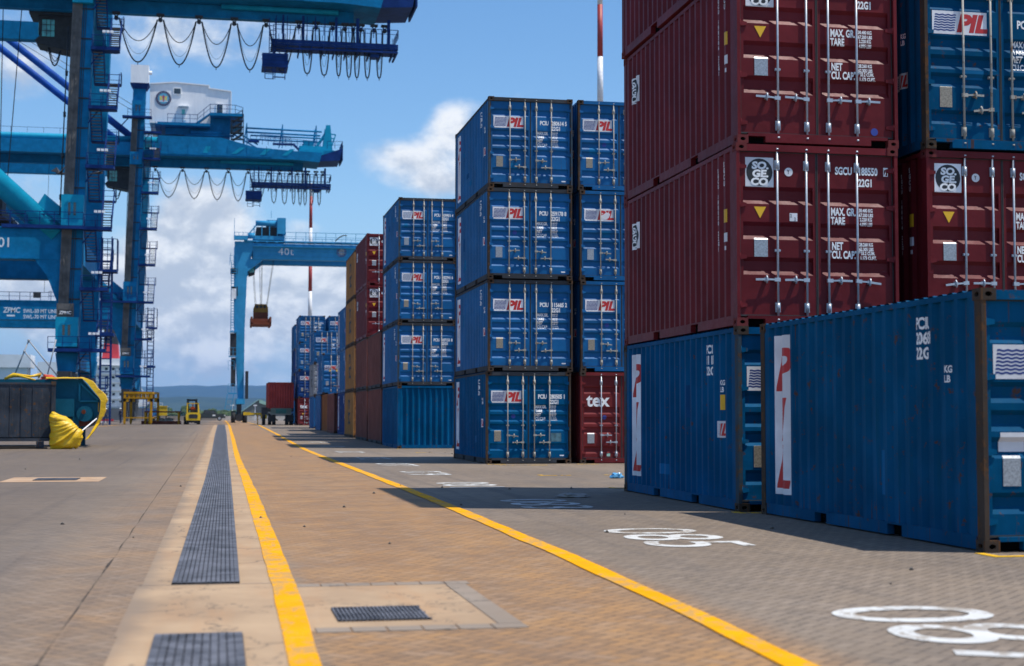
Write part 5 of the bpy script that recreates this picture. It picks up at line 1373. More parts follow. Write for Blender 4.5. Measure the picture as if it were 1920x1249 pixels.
    m = CMB(); m.disc((15.75, 199.945, 23.05), .40, 'y', 20); m.build('emblem_field', plain('faded_emblem_centre', (.28, .30, .32), .6, 0, .5, 5), root)
    # hanging spreader
    s = thing('container_spreader', 'rusty orange spreader hanging on ropes under the light blue yard crane', 'spreader', (5.35, 204, 13.4))
    m = MB(); m.box(-1.3, 1.3, -3.2, 3.2, 0, .25)
    for sx in (-1, 1): m.box(sx * 1.22 - .12, sx * 1.22 + .12, -3.2, 3.2, -.12, 1.0)
    m.box(-1.15, 1.15, -3.0, 3.0, .26, .75); m.box(-.95, .95, -1.4, 1.4, .75, 1.7); m.build('frame', M_SPO, s)
    m = MB(); m.prism([(-.95, 1.71), (.95, 1.71), (.95, 2.3), (.75, 2.8), (-.75, 2.8), (-.95, 2.3)], 'y', -1.3, 1.3); hb = m.build('headblock', M_SPY, s)
    m = MB()
    for x in (-.5, 0, .5): m.cyl((x, -1.35, 2.45), .2, .1, 'y', 14)
    m.build('sheave', M_DARK, hb)
    m = MB()
    for x, t in ((-.75, -1.35), (-.6, -1.2), (-.05, -.3), (.05, .0), (.15, .15), (.75, 1.85), (.85, 2.0)): m.tube([(x, 0, 2.7), (t, 0, 10.9)], .025, 4)
    m.build('hoist_rope', M_CABLE, s)
rtg()

# ================================================================== light masts
def mast(x, y, label, hh, step, first):
    root = thing('light_mast', label, 'light mast', (x, y, gz(y)), 0, 'tall red and white banded masts')
    z = 0; b = first; k = 0
    while z < hh:
        b = min(b, hh); r0, r1 = .46 - .18 * z / hh, .46 - .18 * b / hh
        m = MB(); m.tube([(0, 0, z), (0, 0, b)], [r0, r1], 16, True); m.build('band', (plain('mast_red', (.36, .035, .03), .5), plain('mast_white', (.74, .74, .75), .5))[(k + 1) % 2], root)
        z = b; b += step; k += 1
    if hh > 50:
        m = MB(); m.cyl((0, 0, hh), 1.1, .25, 'z', 16)
        for a in range(8): m.box(1.2 * math.cos(a * .785) - .25, 1.2 * math.cos(a * .785) + .25, 1.2 * math.sin(a * .785) - .2, 1.2 * math.sin(a * .785) + .2, hh - .6, hh - .1)
        m.build('lamp_ring', M_DARK, root)
mast(16.8, 288, 'red and white banded mast behind the light blue yard crane beam', 45.2, 6.05, .35)
mast(43.47, 170, 'red and white banded mast cut by the top edge, above the tall blue stacks', 62, 6.2, 5.8)

# ================================================================== dark rusty container, hopper and tarpaulin at the left
M_RDARK = paint('rusty_dark_steel', (0.040, 0.050, 0.065), 0.55, .55, .6, rustcol=(.14, .065, .02), fade=.3, faint=(.10, .09, .09))
M_RFR = paint('dull_steel_frame', (0.10, 0.09, 0.08), 0.5, .6)
t = thing('flat_panel_container', 'dark rusty flat panelled container on a steel base frame at the left edge', 'container', (-9.55, 63.75, .02), R(6.6))
m = MB(); m.box(-3.0, 2.92, -1.18, 1.18, .46, 2.62)
for x in (-2.2, -1.53, -.9, -.22, .32, .84, 1.30, 1.72, 2.16): m.box(x - .018, x + .018, -1.205, -1.181, .50, 2.58)
m.box(-3.0, 2.92, -1.21, -1.181, 2.56, 2.64); m.build('body', M_RDARK, t)
m = MB()
for sx in (-3.0, 2.86):
    for sy in (-1.2, 1.04): m.box(sx - .001, sx + .16, sy - .02, sy + .18, 0, 2.66)
m.box(-2.83, 2.85, -1.2, -1.1, .30, .42); m.box(-2.83, 2.85, 1.1, 1.2, .30, .42); m.box(-2.83, 2.85, -1.1, 1.1, .40, .44)
m.box(2.3, 2.6, -1.22, -.9, .05, .29); m.build('base_frame', M_RDARK, t)
m = MB(); m.box(-1.9, -.85, -1.26, -1.2, -.0 + .08, .40); m.build('mud_plate', plain('dull_grey_plate', (.20, .20, .19), .7), t)
m = MB()
for x in (-2.98, 2.84): m.box(x, x + .19, -1.24, -1.05, 2.55, 2.69)
m.build('corner_casting', M_RUSTY, t)

M_HOP = paint('hopper_teal_blue', (0.010, 0.115, 0.185), 0.08, .4, .3)
M_TARP = None
def mat_tarp():
    m, nt, b = newmat('yellow_tarpaulin'); tc = nt.nodes.new('ShaderNodeTexCoord'); P = N(nt, tc.outputs['Object'])
    f = noise(nt, mapping(nt, P, scale=(1.5, 1, 3.5), rot=(0, R(35), 0)), 2.6, 5, .6, .8)
    c = mixc(nt, noise(nt, P, 2.0, 5, .7).step(.54, .72), (.74, .46, .008), (.36, .17, .03)); nt.links.new(c.s, b.inputs['Base Color'])
    b.inputs['Roughness'].default_value = .42; bumped(nt, b, f, .5, .05); return m
M_TARP = mat_tarp()
t = thing('cargo_hopper', 'teal blue steel hopper with a yellow edge standing behind the rusty dark container', 'hopper', (-8.8, 67.5, 0))
def hx(x): return x + 8.8
m = MB()
P = [(-12.0, 1.2), (-12.0, 2.86), (-5.66, 2.86), (-4.92, 2.02), (-4.96, 1.45), (-5.25, .95), (-6.2, .62), (-9.5, .62)]
m.prism([(hx(a), z) for a, z in P], 'y', -1.6, 1.6)
m.box(hx(-7.0), hx(-5.95), -1.75, -1.601, 1.3, 2.05); m.box(hx(-6.0), hx(-5.75), -1.75, -1.601, .0, 1.28); m.box(hx(-9.6), hx(-9.3), -1.7, -1.601, 0, 2.8)
m.bar((hx(-6.1), -1.68, 1.9), (hx(-6.35), -1.68, 1.2), .1)
m.box(hx(-11.8), hx(-11.5), -1.5, 1.5, 0, 1.3); m.box(hx(-6.0), hx(-5.75), 1.3, 1.6, 0, .9)
m.build('shell', M_HOP, t)
m = MB(); tri = [(-5.75, 2.72), (-4.95, 1.95), (-5.75, 1.95)]
for a, b in zip(tri, tri[1:] + tri[:1]): m.bar((hx(a[0]), -1.66, a[1]), (hx(b[0]), -1.66, b[1]), .07, .10, (0, 1, 0))
m.build('gusset', paint('hopper_light', (.02, .20, .30), 0, .4, .1), t)
m = MB(); m.cyl((hx(-5.52), -1.7, 1.42), .33, .2, 'y', 20); hb = m.build('hub', M_HOP, t)
m = MB(); m.cyl((hx(-5.56), -1.82, 1.5), .09, .05, 'y', 14); m.build('hub_cap', M_SPO, hb)
m = MB(); m.prism([(hx(-6.3), .8), (hx(-5.2), .95), (hx(-5.05), 1.1), (hx(-5.9), 1.12)], 'y', -1.66, -1.601); m.build('rust_patch', M_SPO, t)
m = MB(); m.box(hx(-4.99), hx(-4.955), -1.63, -1.601, 1.5, 1.9); m.build('yellow_patch', M_YLABEL, t)
# yellow tarpaulin: folded edge strip over the rim, and the heap on the ground
def tarp():
    tt = thing('tarpaulin', 'bright yellow tarpaulin bunched on the ground and draped up over the hopper rim', 'tarpaulin', (-5.6, 62.6, 0))
    bm = bmesh.new(); bmesh.ops.create_icosphere(bm, subdivisions=6, radius=1)
    for v in bm.verts:
        p = v.co.copy(); x, y, z = p.x, p.y, p.z
        q = (z + 1) / 2                                    # 0 at the ground, 1 at the top
        # sack slumped against the container: upright left side, full rounded right side
        def pl(q, K=((0, .02), (.10, .18), (.30, .30), (.48, .24), (.62, .02), (.78, -.30), (.9, -.58), (1, -.80))):
            for (a, c), (b2, d) in zip(K, K[1:]):
                if q <= b2: return c + (d - c) * (q - a) / (b2 - a)
            return K[-1][1]
        xr = pl(q); xl = -.95; rr_ = math.sqrt(max(0, 1 - z * z)) + 1e-4
        X = (xl + xr) / 2 + (xr - xl) / 2 * x / max(rr_, .25); Y = y * (.55 - .25 * q); Z = q * 1.52
        # folds fan out from the tied corner at the upper right, sharp-crested like stiff cloth
        kx, kz = X - .55, Z - 1.15; rad = math.atan2(kz, kx) + Y * .25; dst = math.hypot(kx, kz)
        w1 = 1 - 2.2 * abs(mnoise.noise((rad * 4.5 + 3, dst * .5, Y * .7)))
        w2 = 1 - 2.2 * abs(mnoise.noise((rad * 10 + 9, dst * 1.1, Y * 1.3)))
        f = .065 * w1 + .030 * w2 + .05 * mnoise.noise((X * 2.2, Y * 2.5, Z * 2)) - .03
        nn = Vector((p.x, p.y, p.z * .3)).normalized()
        v.co = Vector((X, Y, Z)) + nn * f * (1 if q < .92 else .4)
        v.co.z = max(v.co.z, .008)
    me = bpy.data.meshes.new('heap'); bm.to_mesh(me); bm.free(); me.materials.append(M_TARP)
    for p in me.polygons: p.use_smooth = True
    link('heap', me, tt, (0, 0, 0))
    # folded cloth strip over the rim and down the right side: a band with thickness and wrinkles
    m = MB(); path = [(-7.1, 2.89, .05), (-5.9, 2.90, .05), (-5.64, 2.90, .06), (-5.40, 2.68, .20), (-4.94, 2.10, .24), (-4.86, 1.96, .22), (-4.90, 1.5, .20), (-4.95, 1.22, .20), (-5.06, .98, .17), (-5.20, .62, .15), (-5.36, .30, .12)]
    V = []; n = 0
    for i in range(len(path) - 1):
        for k in range(6):
            t = k / 6; a, b = path[i], path[i + 1]
            x, z, w_ = [a[q] + (b[q] - a[q]) * t for q in range(3)]
            d = Vector((b[0] - a[0], b[1] - a[1])).normalized(); nx, nz = -d.y, d.x
            if nz < 0 and i < 3: nx, nz = -nx, -nz
            if i >= 3: nx, nz = abs(d.y), abs(d.x)
            wr = .012 * mnoise.noise((x * 3, z * 3, 0)); w_ *= 1 + .3 * mnoise.noise((x * 3, z * 3, 4))
            y0 = 3.2 - .25 * max(0, i - 7) - (2.6 if False else 0)
            yb = 3.0 + (-.9 * max(0, i + t - 8))
            for ww, yy in ((0, yb), (w_, yb + .03 + wr), (w_, yb + .55 + wr), (0, yb + .5)): V.append((x + 5.6 + nx * (ww + wr), yy + wr, z + nz * (ww + wr)))
            n += 1
    F = [(4 * k + i, 4 * k + (i + 1) % 4, 4 * k + 4 + (i + 1) % 4, 4 * k + 4 + i) for k in range(n - 1) for i in range(4)]
    m.add(V, F + [(0, 1, 2, 3), (4 * n - 4, 4 * n - 3, 4 * n - 2, 4 * n - 1)]); m.build('rim_strip', M_TARP, tt)
    m = MB(); m.tube([(-8.75 + 5.6, 3.0, 2.86), (-8.4 + 5.6, 3.0, 3.02), (-7.7 + 5.6, 3.0, 2.97), (-7.3 + 5.6, 3.0, 3.05), (-7.4 + 5.6, 3.0, 2.9)], [.05, .10, .05, .09, .03], 7); m.tube([(-8.2 + 5.6, 2.9, 3.0), (-7.5 + 5.6, 2.9, 2.82)], [.05, .03], 6); m.build('loose_end', M_TARP, tt)
    m = MB(); m.tube([(-4.95 + 5.6, 2.0, 1.22), (-5.3 + 5.6, .6, .82), (-5.5 + 5.6, .2, .62)], .028, 6); m.build('tie_rope', M_WHITE, tt)
tarp()
t = thing('steel_tube_frame', 'thin grey tube frame forming a pointed arch above the rusty dark container', 'tube frame', (-8.0, 68.6, 2.86))
k_ = 68.6 / 63.0
m = MB()
def pt(u, z): return (u * k_ + 8.0, 0, (z - 1.32) * k_ + 1.32 - 2.86)
for a, b in (((-8.02, 2.96), (-7.5, 4.34)), ((-7.5, 4.34), (-6.38, 2.95)), ((-7.66, 3.9), (-6.9, 2.95))): m.tube([pt(*a), pt(*b)], .032, 8)
m.tube([pt(-6.75, 3.0), pt(-6.45, 4.4)], .028, 8)
for q in ((-7.66, 3.9), (-7.5, 4.34)): m.tube([(pt(*q)[0] - .05, 0, pt(*q)[2]), (pt(*q)[0] + .05, 0, pt(*q)[2])], .055, 8)
m.build('tubes', paint('grey_tube', (.33, .34, .36), .1, .35), t)
crumple('red_cover', 'small orange red cover lying on the hopper rim beside the tubes', 'cover', (-7.25, 68.1, 2.86), .22, plain('orange_red_cloth', (.55, .06, .02), .7), (1.5, 1, .75), 8)

# ================================================================== people
M_SKIN = plain('skin', (.16, .08, .05), .6); M_NAVY = plain('navy_overall', (.02, .03, .07), .8); M_HIVIS = plain('orange_vest', (.80, .12, .02), .7); M_HELM = plain('white_helmet', (.75, .75, .75), .4)
def person(label, x, y, z, rz, sit=False, cloth=None, vest=None, arm=0.0, group=None):
    cloth = cloth or M_NAVY
    root = thing('person', label, 'person', (x, y, z), rz, group)
    if sit: J = [(0, 0, .0), (0, 0, .28), (0, 0, .52), (0, .02, .66), (0, -.02, .82), (.09, 0, 0), (.11, -.42, .02), (.11, -.46, -.42), (.11, -.60, -.45), (-.09, 0, 0), (-.11, -.42, .02), (-.11, -.46, -.42), (-.11, -.60, -.45),
              (.19, 0, .50), (.24, -.12, .26), (.16, -.40, .30), (-.19, 0, .50), (-.24, -.12, .26), (-.16, -.40, .30)]
    else: J = [(0, 0, .95), (0, 0, 1.2), (0, 0, 1.42), (0, .01, 1.52), (0, -.01, 1.67), (.10, 0, .90), (.12, -.03, .50), (.13, .02, .09), (.14, -.14, .04), (-.10, 0, .90), (-.13, .05, .50), (-.14, .10, .09), (-.15, -.04, .04),
              (.20, 0, 1.40), (.27, .03, 1.12), (.26, -.08 - arm, .90 + arm), (-.20, 0, 1.40), (-.27, .03, 1.12), (-.26, -.10, .88)]
    rad = [.14, .13, .13, .055, .10, .10, .075, .05, .045, .10, .075, .05, .045, .07, .05, .038, .07, .05, .038]
    E = [(0, 1), (1, 2), (2, 3), (3, 4), (0, 5), (5, 6), (6, 7), (7, 8), (0, 9), (9, 10), (10, 11), (11, 12), (2, 13), (13, 14), (14, 15), (2, 16), (16, 17), (17, 18)]
    me = bpy.data.meshes.new('p'); me.from_pydata(J, E, []); o = bpy.data.objects.new('p', me); COL.objects.link(o)
    sk = o.modifiers.new('s', 'SKIN'); 
    if not me.skin_vertices: me.attributes  # layer is created with the modifier through the data API below
    bm = bmesh.new(); bm.from_mesh(me); ly = bm.verts.layers.skin.verify()
    for v, r in zip(bm.verts, rad): v[ly].radius = (r, r * .8 if r > .12 else r)
    bm.verts.ensure_lookup_table(); bm.verts[0][ly].use_root = True; bm.to_mesh(me); bm.free()
    ss = o.modifiers.new('u', 'SUBSURF'); ss.levels = 1; ss.render_levels = 1
    dg = bpy.context.evaluated_depsgraph_get(); dg.update(); m2 = bpy.data.meshes.new_from_object(o.evaluated_get(dg)); bpy.data.objects.remove(o)
    m2.name = 'body'; m2.materials.clear(); m2.materials.append(cloth); m2.materials.append(M_SKIN); m2.materials.append(vest or cloth)
    top = J[3][2] - .03
    for p in m2.polygons:
        p.use_smooth = True; c = p.center
        if c.z > top: p.material_index = 1
        elif vest and J[0][2] < c.z <= top and abs(c.x) < .24: p.material_index = 2
        elif abs(c.x) > .1 and (Vector(c) - Vector(J[15])).length < .07 or (Vector(c) - Vector(J[18])).length < .07: p.material_index = 1
    link('body', m2, root)
    m = MB(); hz = J[4][2]; m.tube([(0, J[4][1], hz + .02), (0, J[4][1], hz + .08), (0, J[4][1], hz + .135)], [.135, .12, .05], 12); m.box(-.09, .09, J[4][1] - .19, J[4][1] - .08, hz + .02, hz + .04); m.build('helmet', M_HELM if not vest else plain('orange_helmet', (.7, .2, .03), .5), root)
    return root
person('person in dark clothes standing at the quay beside the yellow gantry frame', -13.1, 185, .48, .4)
person('person in dark clothes with an arm raised, nearer the yellow frame leg', -11.3, 183, .48, -.8, arm=.2)

# ================================================================== yellow frame, rack, boxes, forklift, pickup, trailer
M_YST = paint('yellow_steel', (0.50, 0.26, 0.012), 0.30, .5, .5)
t = thing('overheight_frame', 'yellow steel gantry frame on four legs standing on the quay', 'steel frame', (-7.75, 158.5, .48))
m = MB()
for x, y in ((-1.55, -1.5), (1.05, -1.5), (-1.1, 1.6), (1.6, 1.6)):
    m.box(x - .12, x + .12, y - .12, y + .12, .12, 3.15); m.add([(x - .1, y - .1, .12), (x + .1, y - .1, .12), (x + .1, y + .1, .12), (x - .1, y + .1, .12), (x, y, 0)], [(0, 1, 2, 3), (0, 4, 1), (1, 4, 2), (2, 4, 3), (3, 4, 0)])
m.build('legs', M_YST, t) if False else None
for x, y in ((-1.55, -1.5), (1.05, -1.5), (-1.1, 1.6), (1.6, 1.6)):
    m = MB(); m.box(x - .12, x + .12, y - .12, y + .12, .14, 3.1); m.box(x - .07, x + .07, y - .07, y + .07, 0, .14); m.build('leg', M_YST, t)
m = MB()
for y, xa, xb in ((-1.5, -1.67, 1.17), (1.6, -1.22, 1.72)):
    m.box(xa, xb, y - .14, y + .14, 3.1, 3.30); m.box(xa, xb, y - .14, y + .14, 2.62, 2.74)
    n = 6
    for k in range(n + 1): x = xa + .1 + (xb - xa - .2) * k / n; m.box(x - .09, x + .09, y - .1, y + .1, 2.74, 3.1)
    m.box(xa, xa + .5, y - .12, y + .12, 2.3, 2.62); m.box(xb - .5, xb, y - .12, y + .12, 2.3, 2.62)
m.add([(-1.67, -1.5, 3.1), (-1.4, -1.5, 3.1), (-.95, 1.6, 3.1), (-1.22, 1.6, 3.1), (-1.67, -1.5, 3.3), (-1.4, -1.5, 3.3), (-.95, 1.6, 3.3), (-1.22, 1.6, 3.3)], [(0, 1, 2, 3), (4, 5, 6, 7), (0, 1, 5, 4), (1, 2, 6, 5), (3, 0, 4, 7)])
m.add([(.9, -1.5, 3.1), (1.17, -1.5, 3.1), (1.72, 1.6, 3.1), (1.45, 1.6, 3.1), (.9, -1.5, 3.3), (1.17, -1.5, 3.3), (1.72, 1.6, 3.3), (1.45, 1.6, 3.3)], [(0, 1, 2, 3), (4, 5, 6, 7), (0, 1, 5, 4), (1, 2, 6, 5), (3, 0, 4, 7)])
m.build('top_frame', M_YST, t)
m = MB(); m.box(-1.45, .95, -1.56, -1.44, .62, .74); m.box(-1.0, 1.5, 1.54, 1.66, .62, .74)
for s in (-1,): m.bar((-1.45, -1.5, .68), (-.98, 1.5, .68), .1); m.bar((1.05, -1.4, .68), (1.6, 1.5, .68), .1)
m.build('lower_rail', M_YST, t)
t = thing('lashing_rack', 'low rack with a red brown top rail and yellow posts beside the forklift', 'rack', (-4.9, 161.0, .48))
m = MB(); m.box(-2.6, 1.1, -1.2, 1.2, 1.22, 1.36); m.box(-2.9, 1.1, -1.25, 1.25, .02, .12); m.box(-2.9, 1.1, -1.25, -1.15, .12, .35); m.build('deck', M_ORANGE if False else paint('rack_red', (.17, .05, .03), .5, .6), t)
for x in (-2.5, -2.1, .85):
    m = MB(); m.box(x - .09, x + .09, -1.3, -1.15, 0, 1.22); m.box(x - .09, x + .09, 1.15, 1.3, .12, 1.22); m.build('post', M_YST, t)
for k, (x, w_) in enumerate(((-1.9, .55), (-1.0, .5), (-.2, .6))):
    crumple('cargo_sack', 'pale cloth sack on the lashing rack, ' + ('next to the yellow frame', 'middle one', 'nearest the forklift')[k], 'sack', (-4.9 + x, 161.0, .62), .42, plain('sackcloth', (.42, .40, .34), .9, 0, .4, 3), (1.1, 1, .8), 20 + k)
t = thing('tool_box', 'small yellow box standing behind the rack on the quay', 'box', (-6.0, 170, .48)); m = MB(); m.box(-.45, .45, -.4, .4, .9, 1.9); m.box(-.5, .5, -.45, .45, 1.88, 1.97); m.build('case', plain('box_yellow', (.70, .45, .01), .5), t); m = MB(); m.box(-.4, -.3, -.3, .3, 0, .9); m.box(.3, .4, -.3, .3, 0, .9); m.build('stand', M_DARK, t)
t = thing('tool_box', 'blue box standing left of the small yellow box on the quay', 'box', (-7.05, 171, .48)); m = MB(); m.box(-.55, .55, -.4, .4, .9, 1.55); m.box(-.6, .6, -.45, .45, 1.53, 1.6); m.build('case', plain('box_blue', (.03, .20, .50), .5), t); m = MB(); m.box(-.45, -.35, -.3, .3, 0, .9); m.box(.35, .45, -.3, .3, 0, .9); m.build('stand', M_DARK, t)

# forklift seen from behind
M_FY = plain('forklift_yellow', (.76, .50, .01), .35, 0, .08, 2)
t = thing('forklift', 'yellow forklift seen from behind, its driver in an orange vest', 'forklift', (-2.62, 158.5, .48), R(4))
m = MB(); bm = [(-.70, .42), (.70, .42), (.74, .95), (.62, 1.22), (-.62, 1.22), (-.74, .95)]
m.prism(bm, 'y', -1.25, -.45); m.box(-.62, .62, -.44, 1.1, .45, .9); m.box(-.66, .66, -.9, -.44, .9, 1.15); m.build('body', M_FY, t)
m = MB(); m.prism([(-.42, .62), (.42, .62), (.46, .95), (.30, 1.05), (-.30, 1.05), (-.46, .95)], 'y', -1.28, -1.252); m.box(-.52, .52, -1.2, -.5, .18, .42); m.build('radiator_grille', M_DARK, t)
for x, y, r, w_ in ((-.52, -.85, .30, .24), (.52, -.85, .30, .24), (-.66, .9, .40, .32), (.66, .9, .40, .32)):
    m = MB(); m.cyl((x, y, r), r, w_, 'x', 20); wh = m.build('wheel', M_TYRE, t); m = MB(); m.cyl((x + (.01 if x > 0 else -.01), y, r), r * .5, w_, 'x', 14); m.build('rim', M_FY, wh)
m = MB()
for x in (-.58, .58): m.bar((x, -.75, 1.15), (x * .93, -.55, 2.12), .075); m.bar((x, .75, .9), (x * .93, .55, 2.12), .075)
m.box(-.62, .62, -.62, .62, 2.12, 2.19); m.build('overhead_guard', M_FY, t)
m = MB()
for x in (-.42, .42): m.box(x - .11, x + .11, 1.15, 1.35, .1, 2.62)
m.box(-.5, .5, 1.2, 1.3, 2.4, 2.6); m.box(-.5, .5, 1.2, 1.3, 1.5, 1.62); m.box(-.45, -.3, 1.36, 2.4, .12, .17); m.box(.3, .45, 1.36, 2.4, .12, .17); m.build('mast', M_DARK, t)
m = MB(); m.box(-.25, .25, -.35, .15, 1.0, 1.12); m.box(-.25, .25, -.42, -.36, 1.1, 1.5); m.build('seat', M_DARK, t)
person('person in an orange vest sitting at the wheel of the forklift', -2.60, 158.35, .48 + 1.2, math.pi + .07, sit=True, vest=M_HIVIS)

# dark pickup truck
M_CAR = plain('dark_green_black_car_paint', (.018, .030, .032), .18, 0, .1, 1, .8)
t = thing('pickup_truck', 'dark pickup truck parked side on beyond the forklift', 'pickup truck', (-1.75, 290, .48))
t.scale = (1.15, 1.15, 1.15)
m = MB(); side = [(-2.6, .45), (2.45, .45), (2.6, .62), (2.58, .95), (2.35, 1.08), (1.35, 1.14), (.75, 1.72), (-.75, 1.78), (-1.05, 1.18), (-2.6, 1.16)]
m.prism(side, 'y', -.88, .88); bd = m.build('body', M_CAR, t)
m = MB(); m.prism([(1.15, 1.16), (.68, 1.62), (.12, 1.65), (.12, 1.16)], 'y', -.895, -.881); m.prism([(.04, 1.16), (.04, 1.65), (-.68, 1.68), (-.90, 1.20)], 'y', -.895, -.881); m.build('side_window', M_GLASSD, t)
m = MB(); m.box(2.4, 2.58, -.885, -.60, .80, .95); m.build('headlight', M_LAMP, t)
m = MB(); m.box(-2.64, 2.64, -.90, .90, .40, .55); m.build('bumper', M_DARK, t)
m = MB(); m.box(.55, 1.0, -.893, -.882, .78, .98); m.build('door_emblem', M_WHITEW, t)
for x in (-1.65, 1.65):
    for y in (-.78, .78):
        m = MB(); m.cyl((x, y, .40), .40, .26, 'x' if False else 'y', 22); wh = m.build('wheel', M_TYRE, t); m = MB(); m.cyl((x, y - .01, .40), .22, .27, 'y', 14); m.build('rim', M_GALV, wh)

# trailer carrying a red container
cont = C_(dict(kind='plain', m=M_RED, rev=True, noside=True), 4.62, 145.9, 1.98, 'red container loaded on the dark trailer, ribbed end towards the viewer', group='red container on the trailer')
del cont['group']
t = thing('container_trailer', 'dark skeletal trailer with a grey green rear beam under the red container', 'trailer', (5.85, 149.5, .48))
m = MB()
for x in (-.55, .55): m.box(x - .09, x + .09, -3.6, 4.2, 1.15, 1.45)
for y in (-3.3, -1.5, 0, 1.5, 3.4): m.box(-1.2, 1.2, y - .08, y + .08, 1.30, 1.48)
m.box(-1.85, -1.25, -3.4, -2.9, 1.0, 1.7); m.bar((-1.2, -3.0, 1.1), (-.3, -2.6, .45), .1); m.bar((1.2, -3.0, 1.1), (.3, -2.6, .45), .1); m.build('chassis', M_DARK, t)
m = MB(); m.box(-.98, .98, -3.78, -3.6, 1.08, 1.62); rb = m.build('rear_beam', paint('grey_green_beam', (.12, .17, .15), .2, .5), t)
m = MB(); m.box(-.5, .5, -3.8, -3.781, 1.12, 1.52); m.build('rear_plate', paint('teal_plate', (.04, .14, .13), .1), rb)
vs, fs = text2d('1 9 1', .16, 0, .01, 1.1, 'CENTER'); m = MB(); m.add([(x, -3.806, z + 1.20) for x, z in vs], fs); m.build('lettering', M_LBLACK, rb)
for y in (-2.7, -1.4):
    for x in (-1.02, -.62 + .0, .62, 1.02):
        m = MB(); m.cyl((x, y, .50), .50, .28, 'x', 22); wh = m.build('wheel', M_TYRE, t); m = MB(); m.cyl((x, y, .50), .26, .29, 'x', 14); m.build('rim', M_DARK, wh)
for y in (-2.7,):
    m = MB(); m.cyl((-1.55, y + 1.5, .50), .50, .28, 'x', 22); m.cyl((-1.55, y + 2.8, .5), .5, .28, 'x', 22); m.build('outer_wheel', M_TYRE, t)
m = MB(); m.box(-1.2, -.6, -3.7, -3.62, .35, .95); m.box(.6, 1.2, -3.7, -3.62, .35, .95); m.build('mud_flap', M_TYRE, t)
t = thing('lifting_beam', 'yellow steel beam lying level between the yard crane wheels and the trailer', 'beam', (3.4, 152, .48))
m = MB(); m.box(-.9, 1.2, -.12, .12, .98, 1.18); m.box(-1.0, -.3, -.16, .16, .95, 1.25); m.box(.7, 1.3, -.3, .3, .6, .98); m.build('beam', M_FY, t)
for x in (.4, 1.0):
    m = MB(); m.box(x - .05, x + .05, -.1, .1, 0, .98); m.build('leg', M_YST, t)

# ================================================================== far quay: wall, shed, lamp posts, ship
m = MB(); m.box(-18, 60, 311, 311.5, .48, 1.35); x = -18
tag(m.build('quay_wall', mat_concrete('pale_wall', (.48, .46, .42), (.58, .55, .50))), 'long low pale concrete wall along the far end of the quay', 'wall')
t = thing('shed', 'far grey shed with a pale green roof behind the yard crane wheels', 'shed', (10.9, 430, 0))
m = MB(); m.prism([(-4.4, -3), (12, -3), (12, 1.9), (0, 5.8), (-4.4, 2.6)], 'y', -6, 6); m.build('wall', plain('shed_wall_grey', (.13, .14, .13), .8), t)
m = MB(); m.add([(-5, -6.4, 2.4), (0, -6.4, 6.0), (0, 6.4, 6.0), (-5, 6.4, 2.4), (12.6, -6.4, 1.95), (12.6, 6.4, 1.95)], [(0, 1, 2, 3), (1, 4, 5, 2)])
m.prism([(.1, 5.0), (0, 5.98), (12.6, 1.93), (12.6, 1.0)], 'y', -6.5, -6.41); m.build('roof', plain('pale_green_roof', (.30, .48, .38), .6), t)
sp = MB(); sp.box(-30, 80, 400, 480, -4, -2.9); tag(sp.build('far_jetty', M_CONCG), kind='structure')
for k, (x, y) in enumerate(((5.6, 330), (14.3, 330))):
    t = thing('lamp_post', 'small pale lamp post in front of the far shed, ' + ('left one', 'right one by the trailer'), 'lamp post', (x, y, -3)) if False else thing('lamp_post', ('small pale lamp post left of the far shed door side', 'small pale lamp post between the far shed and the trailer')[k], 'lamp post', (2.7 + 3.9 * k if k == 0 else 7.2, 308, .48))
    m = MB(); m.bar((0, 0, 0), (0, 0, 2.9), .12); m.build('pole', M_LAMP, t); m = MB(); m.box(-.35, .35, -.2, .2, 2.9, 3.15); m.build('lamp_head', M_LAMP, t)

M_SHIPW = plain('ship_white', (.68, .69, .70), .5, 0, .08, .3); M_HULL = plain('ship_hull_grey', (.10, .105, .115), .6, 0, .2, .2)
t = thing('cargo_ship', 'moored cargo ship with white superstructure and a black and red funnel behind the quay cranes', 'ship', (-34, 430, -3.6))
m = MB(); m.prism([(-46, 0), (17.5, 0), (19.5, 7.2), (-46, 6.4)], 'y', -9, 9); m.build('hull', M_HULL, t)
m = MB(); m.box(-3.5, 10.5, -7, 7, 7.25, 14.0); m.box(-2.5, 9.6, -6.5, 6.5, 14.01, 20.6); m.box(-14, -3.6, -7, 7, 7.0, 19.5); m.box(-1.6, 2.0, -5.0, -2, 20.61, 21.2)
for z in (9.5, 11.8, 14.0, 16.3, 18.6): m.box(-4.2, 11.6, -7.6, 7.6, z, z + .14)
m.build('superstructure', M_SHIPW, t)
m = MB()
for z in (8.4, 10.5, 12.9, 15.1, 17.4):
    for k in range(6): m.box(-2.0 + k * 1.9, -1.3 + k * 1.9, -7.02, -7.001, z, z + .7) if z < 14 else m.box(-1.8 + k * 1.8, -1.1 + k * 1.8, -6.52, -6.501, z, z + .7)
m.build('portholes', M_GLASSD, t)
m = MB(); m.prism([(2.4, 20.65), (6.9, 20.65), (6.6, 24.6), (2.9, 24.9)], 'y', -2.5, 2.5); fu = m.build('funnel', plain('funnel_red', (.55, .04, .05), .5), t)
m = MB(); m.prism([(2.88, 24.91), (6.6, 24.61), (6.5, 28.8), (2.9, 29.4)], 'y', -2.5, 2.5); m.build('funnel_top', plain('funnel_black', (.03, .03, .035), .6), fu)
m = MB()
for x in (3.6, .4): m.tube([(x, 0, 28 if x > 1 else 24), (x, 0, 31), (x + .5, 0, 32.3), (x + 1.6, 0, 32.5)], .62, 10)
m.build('exhaust_pipe', M_DARK, fu)
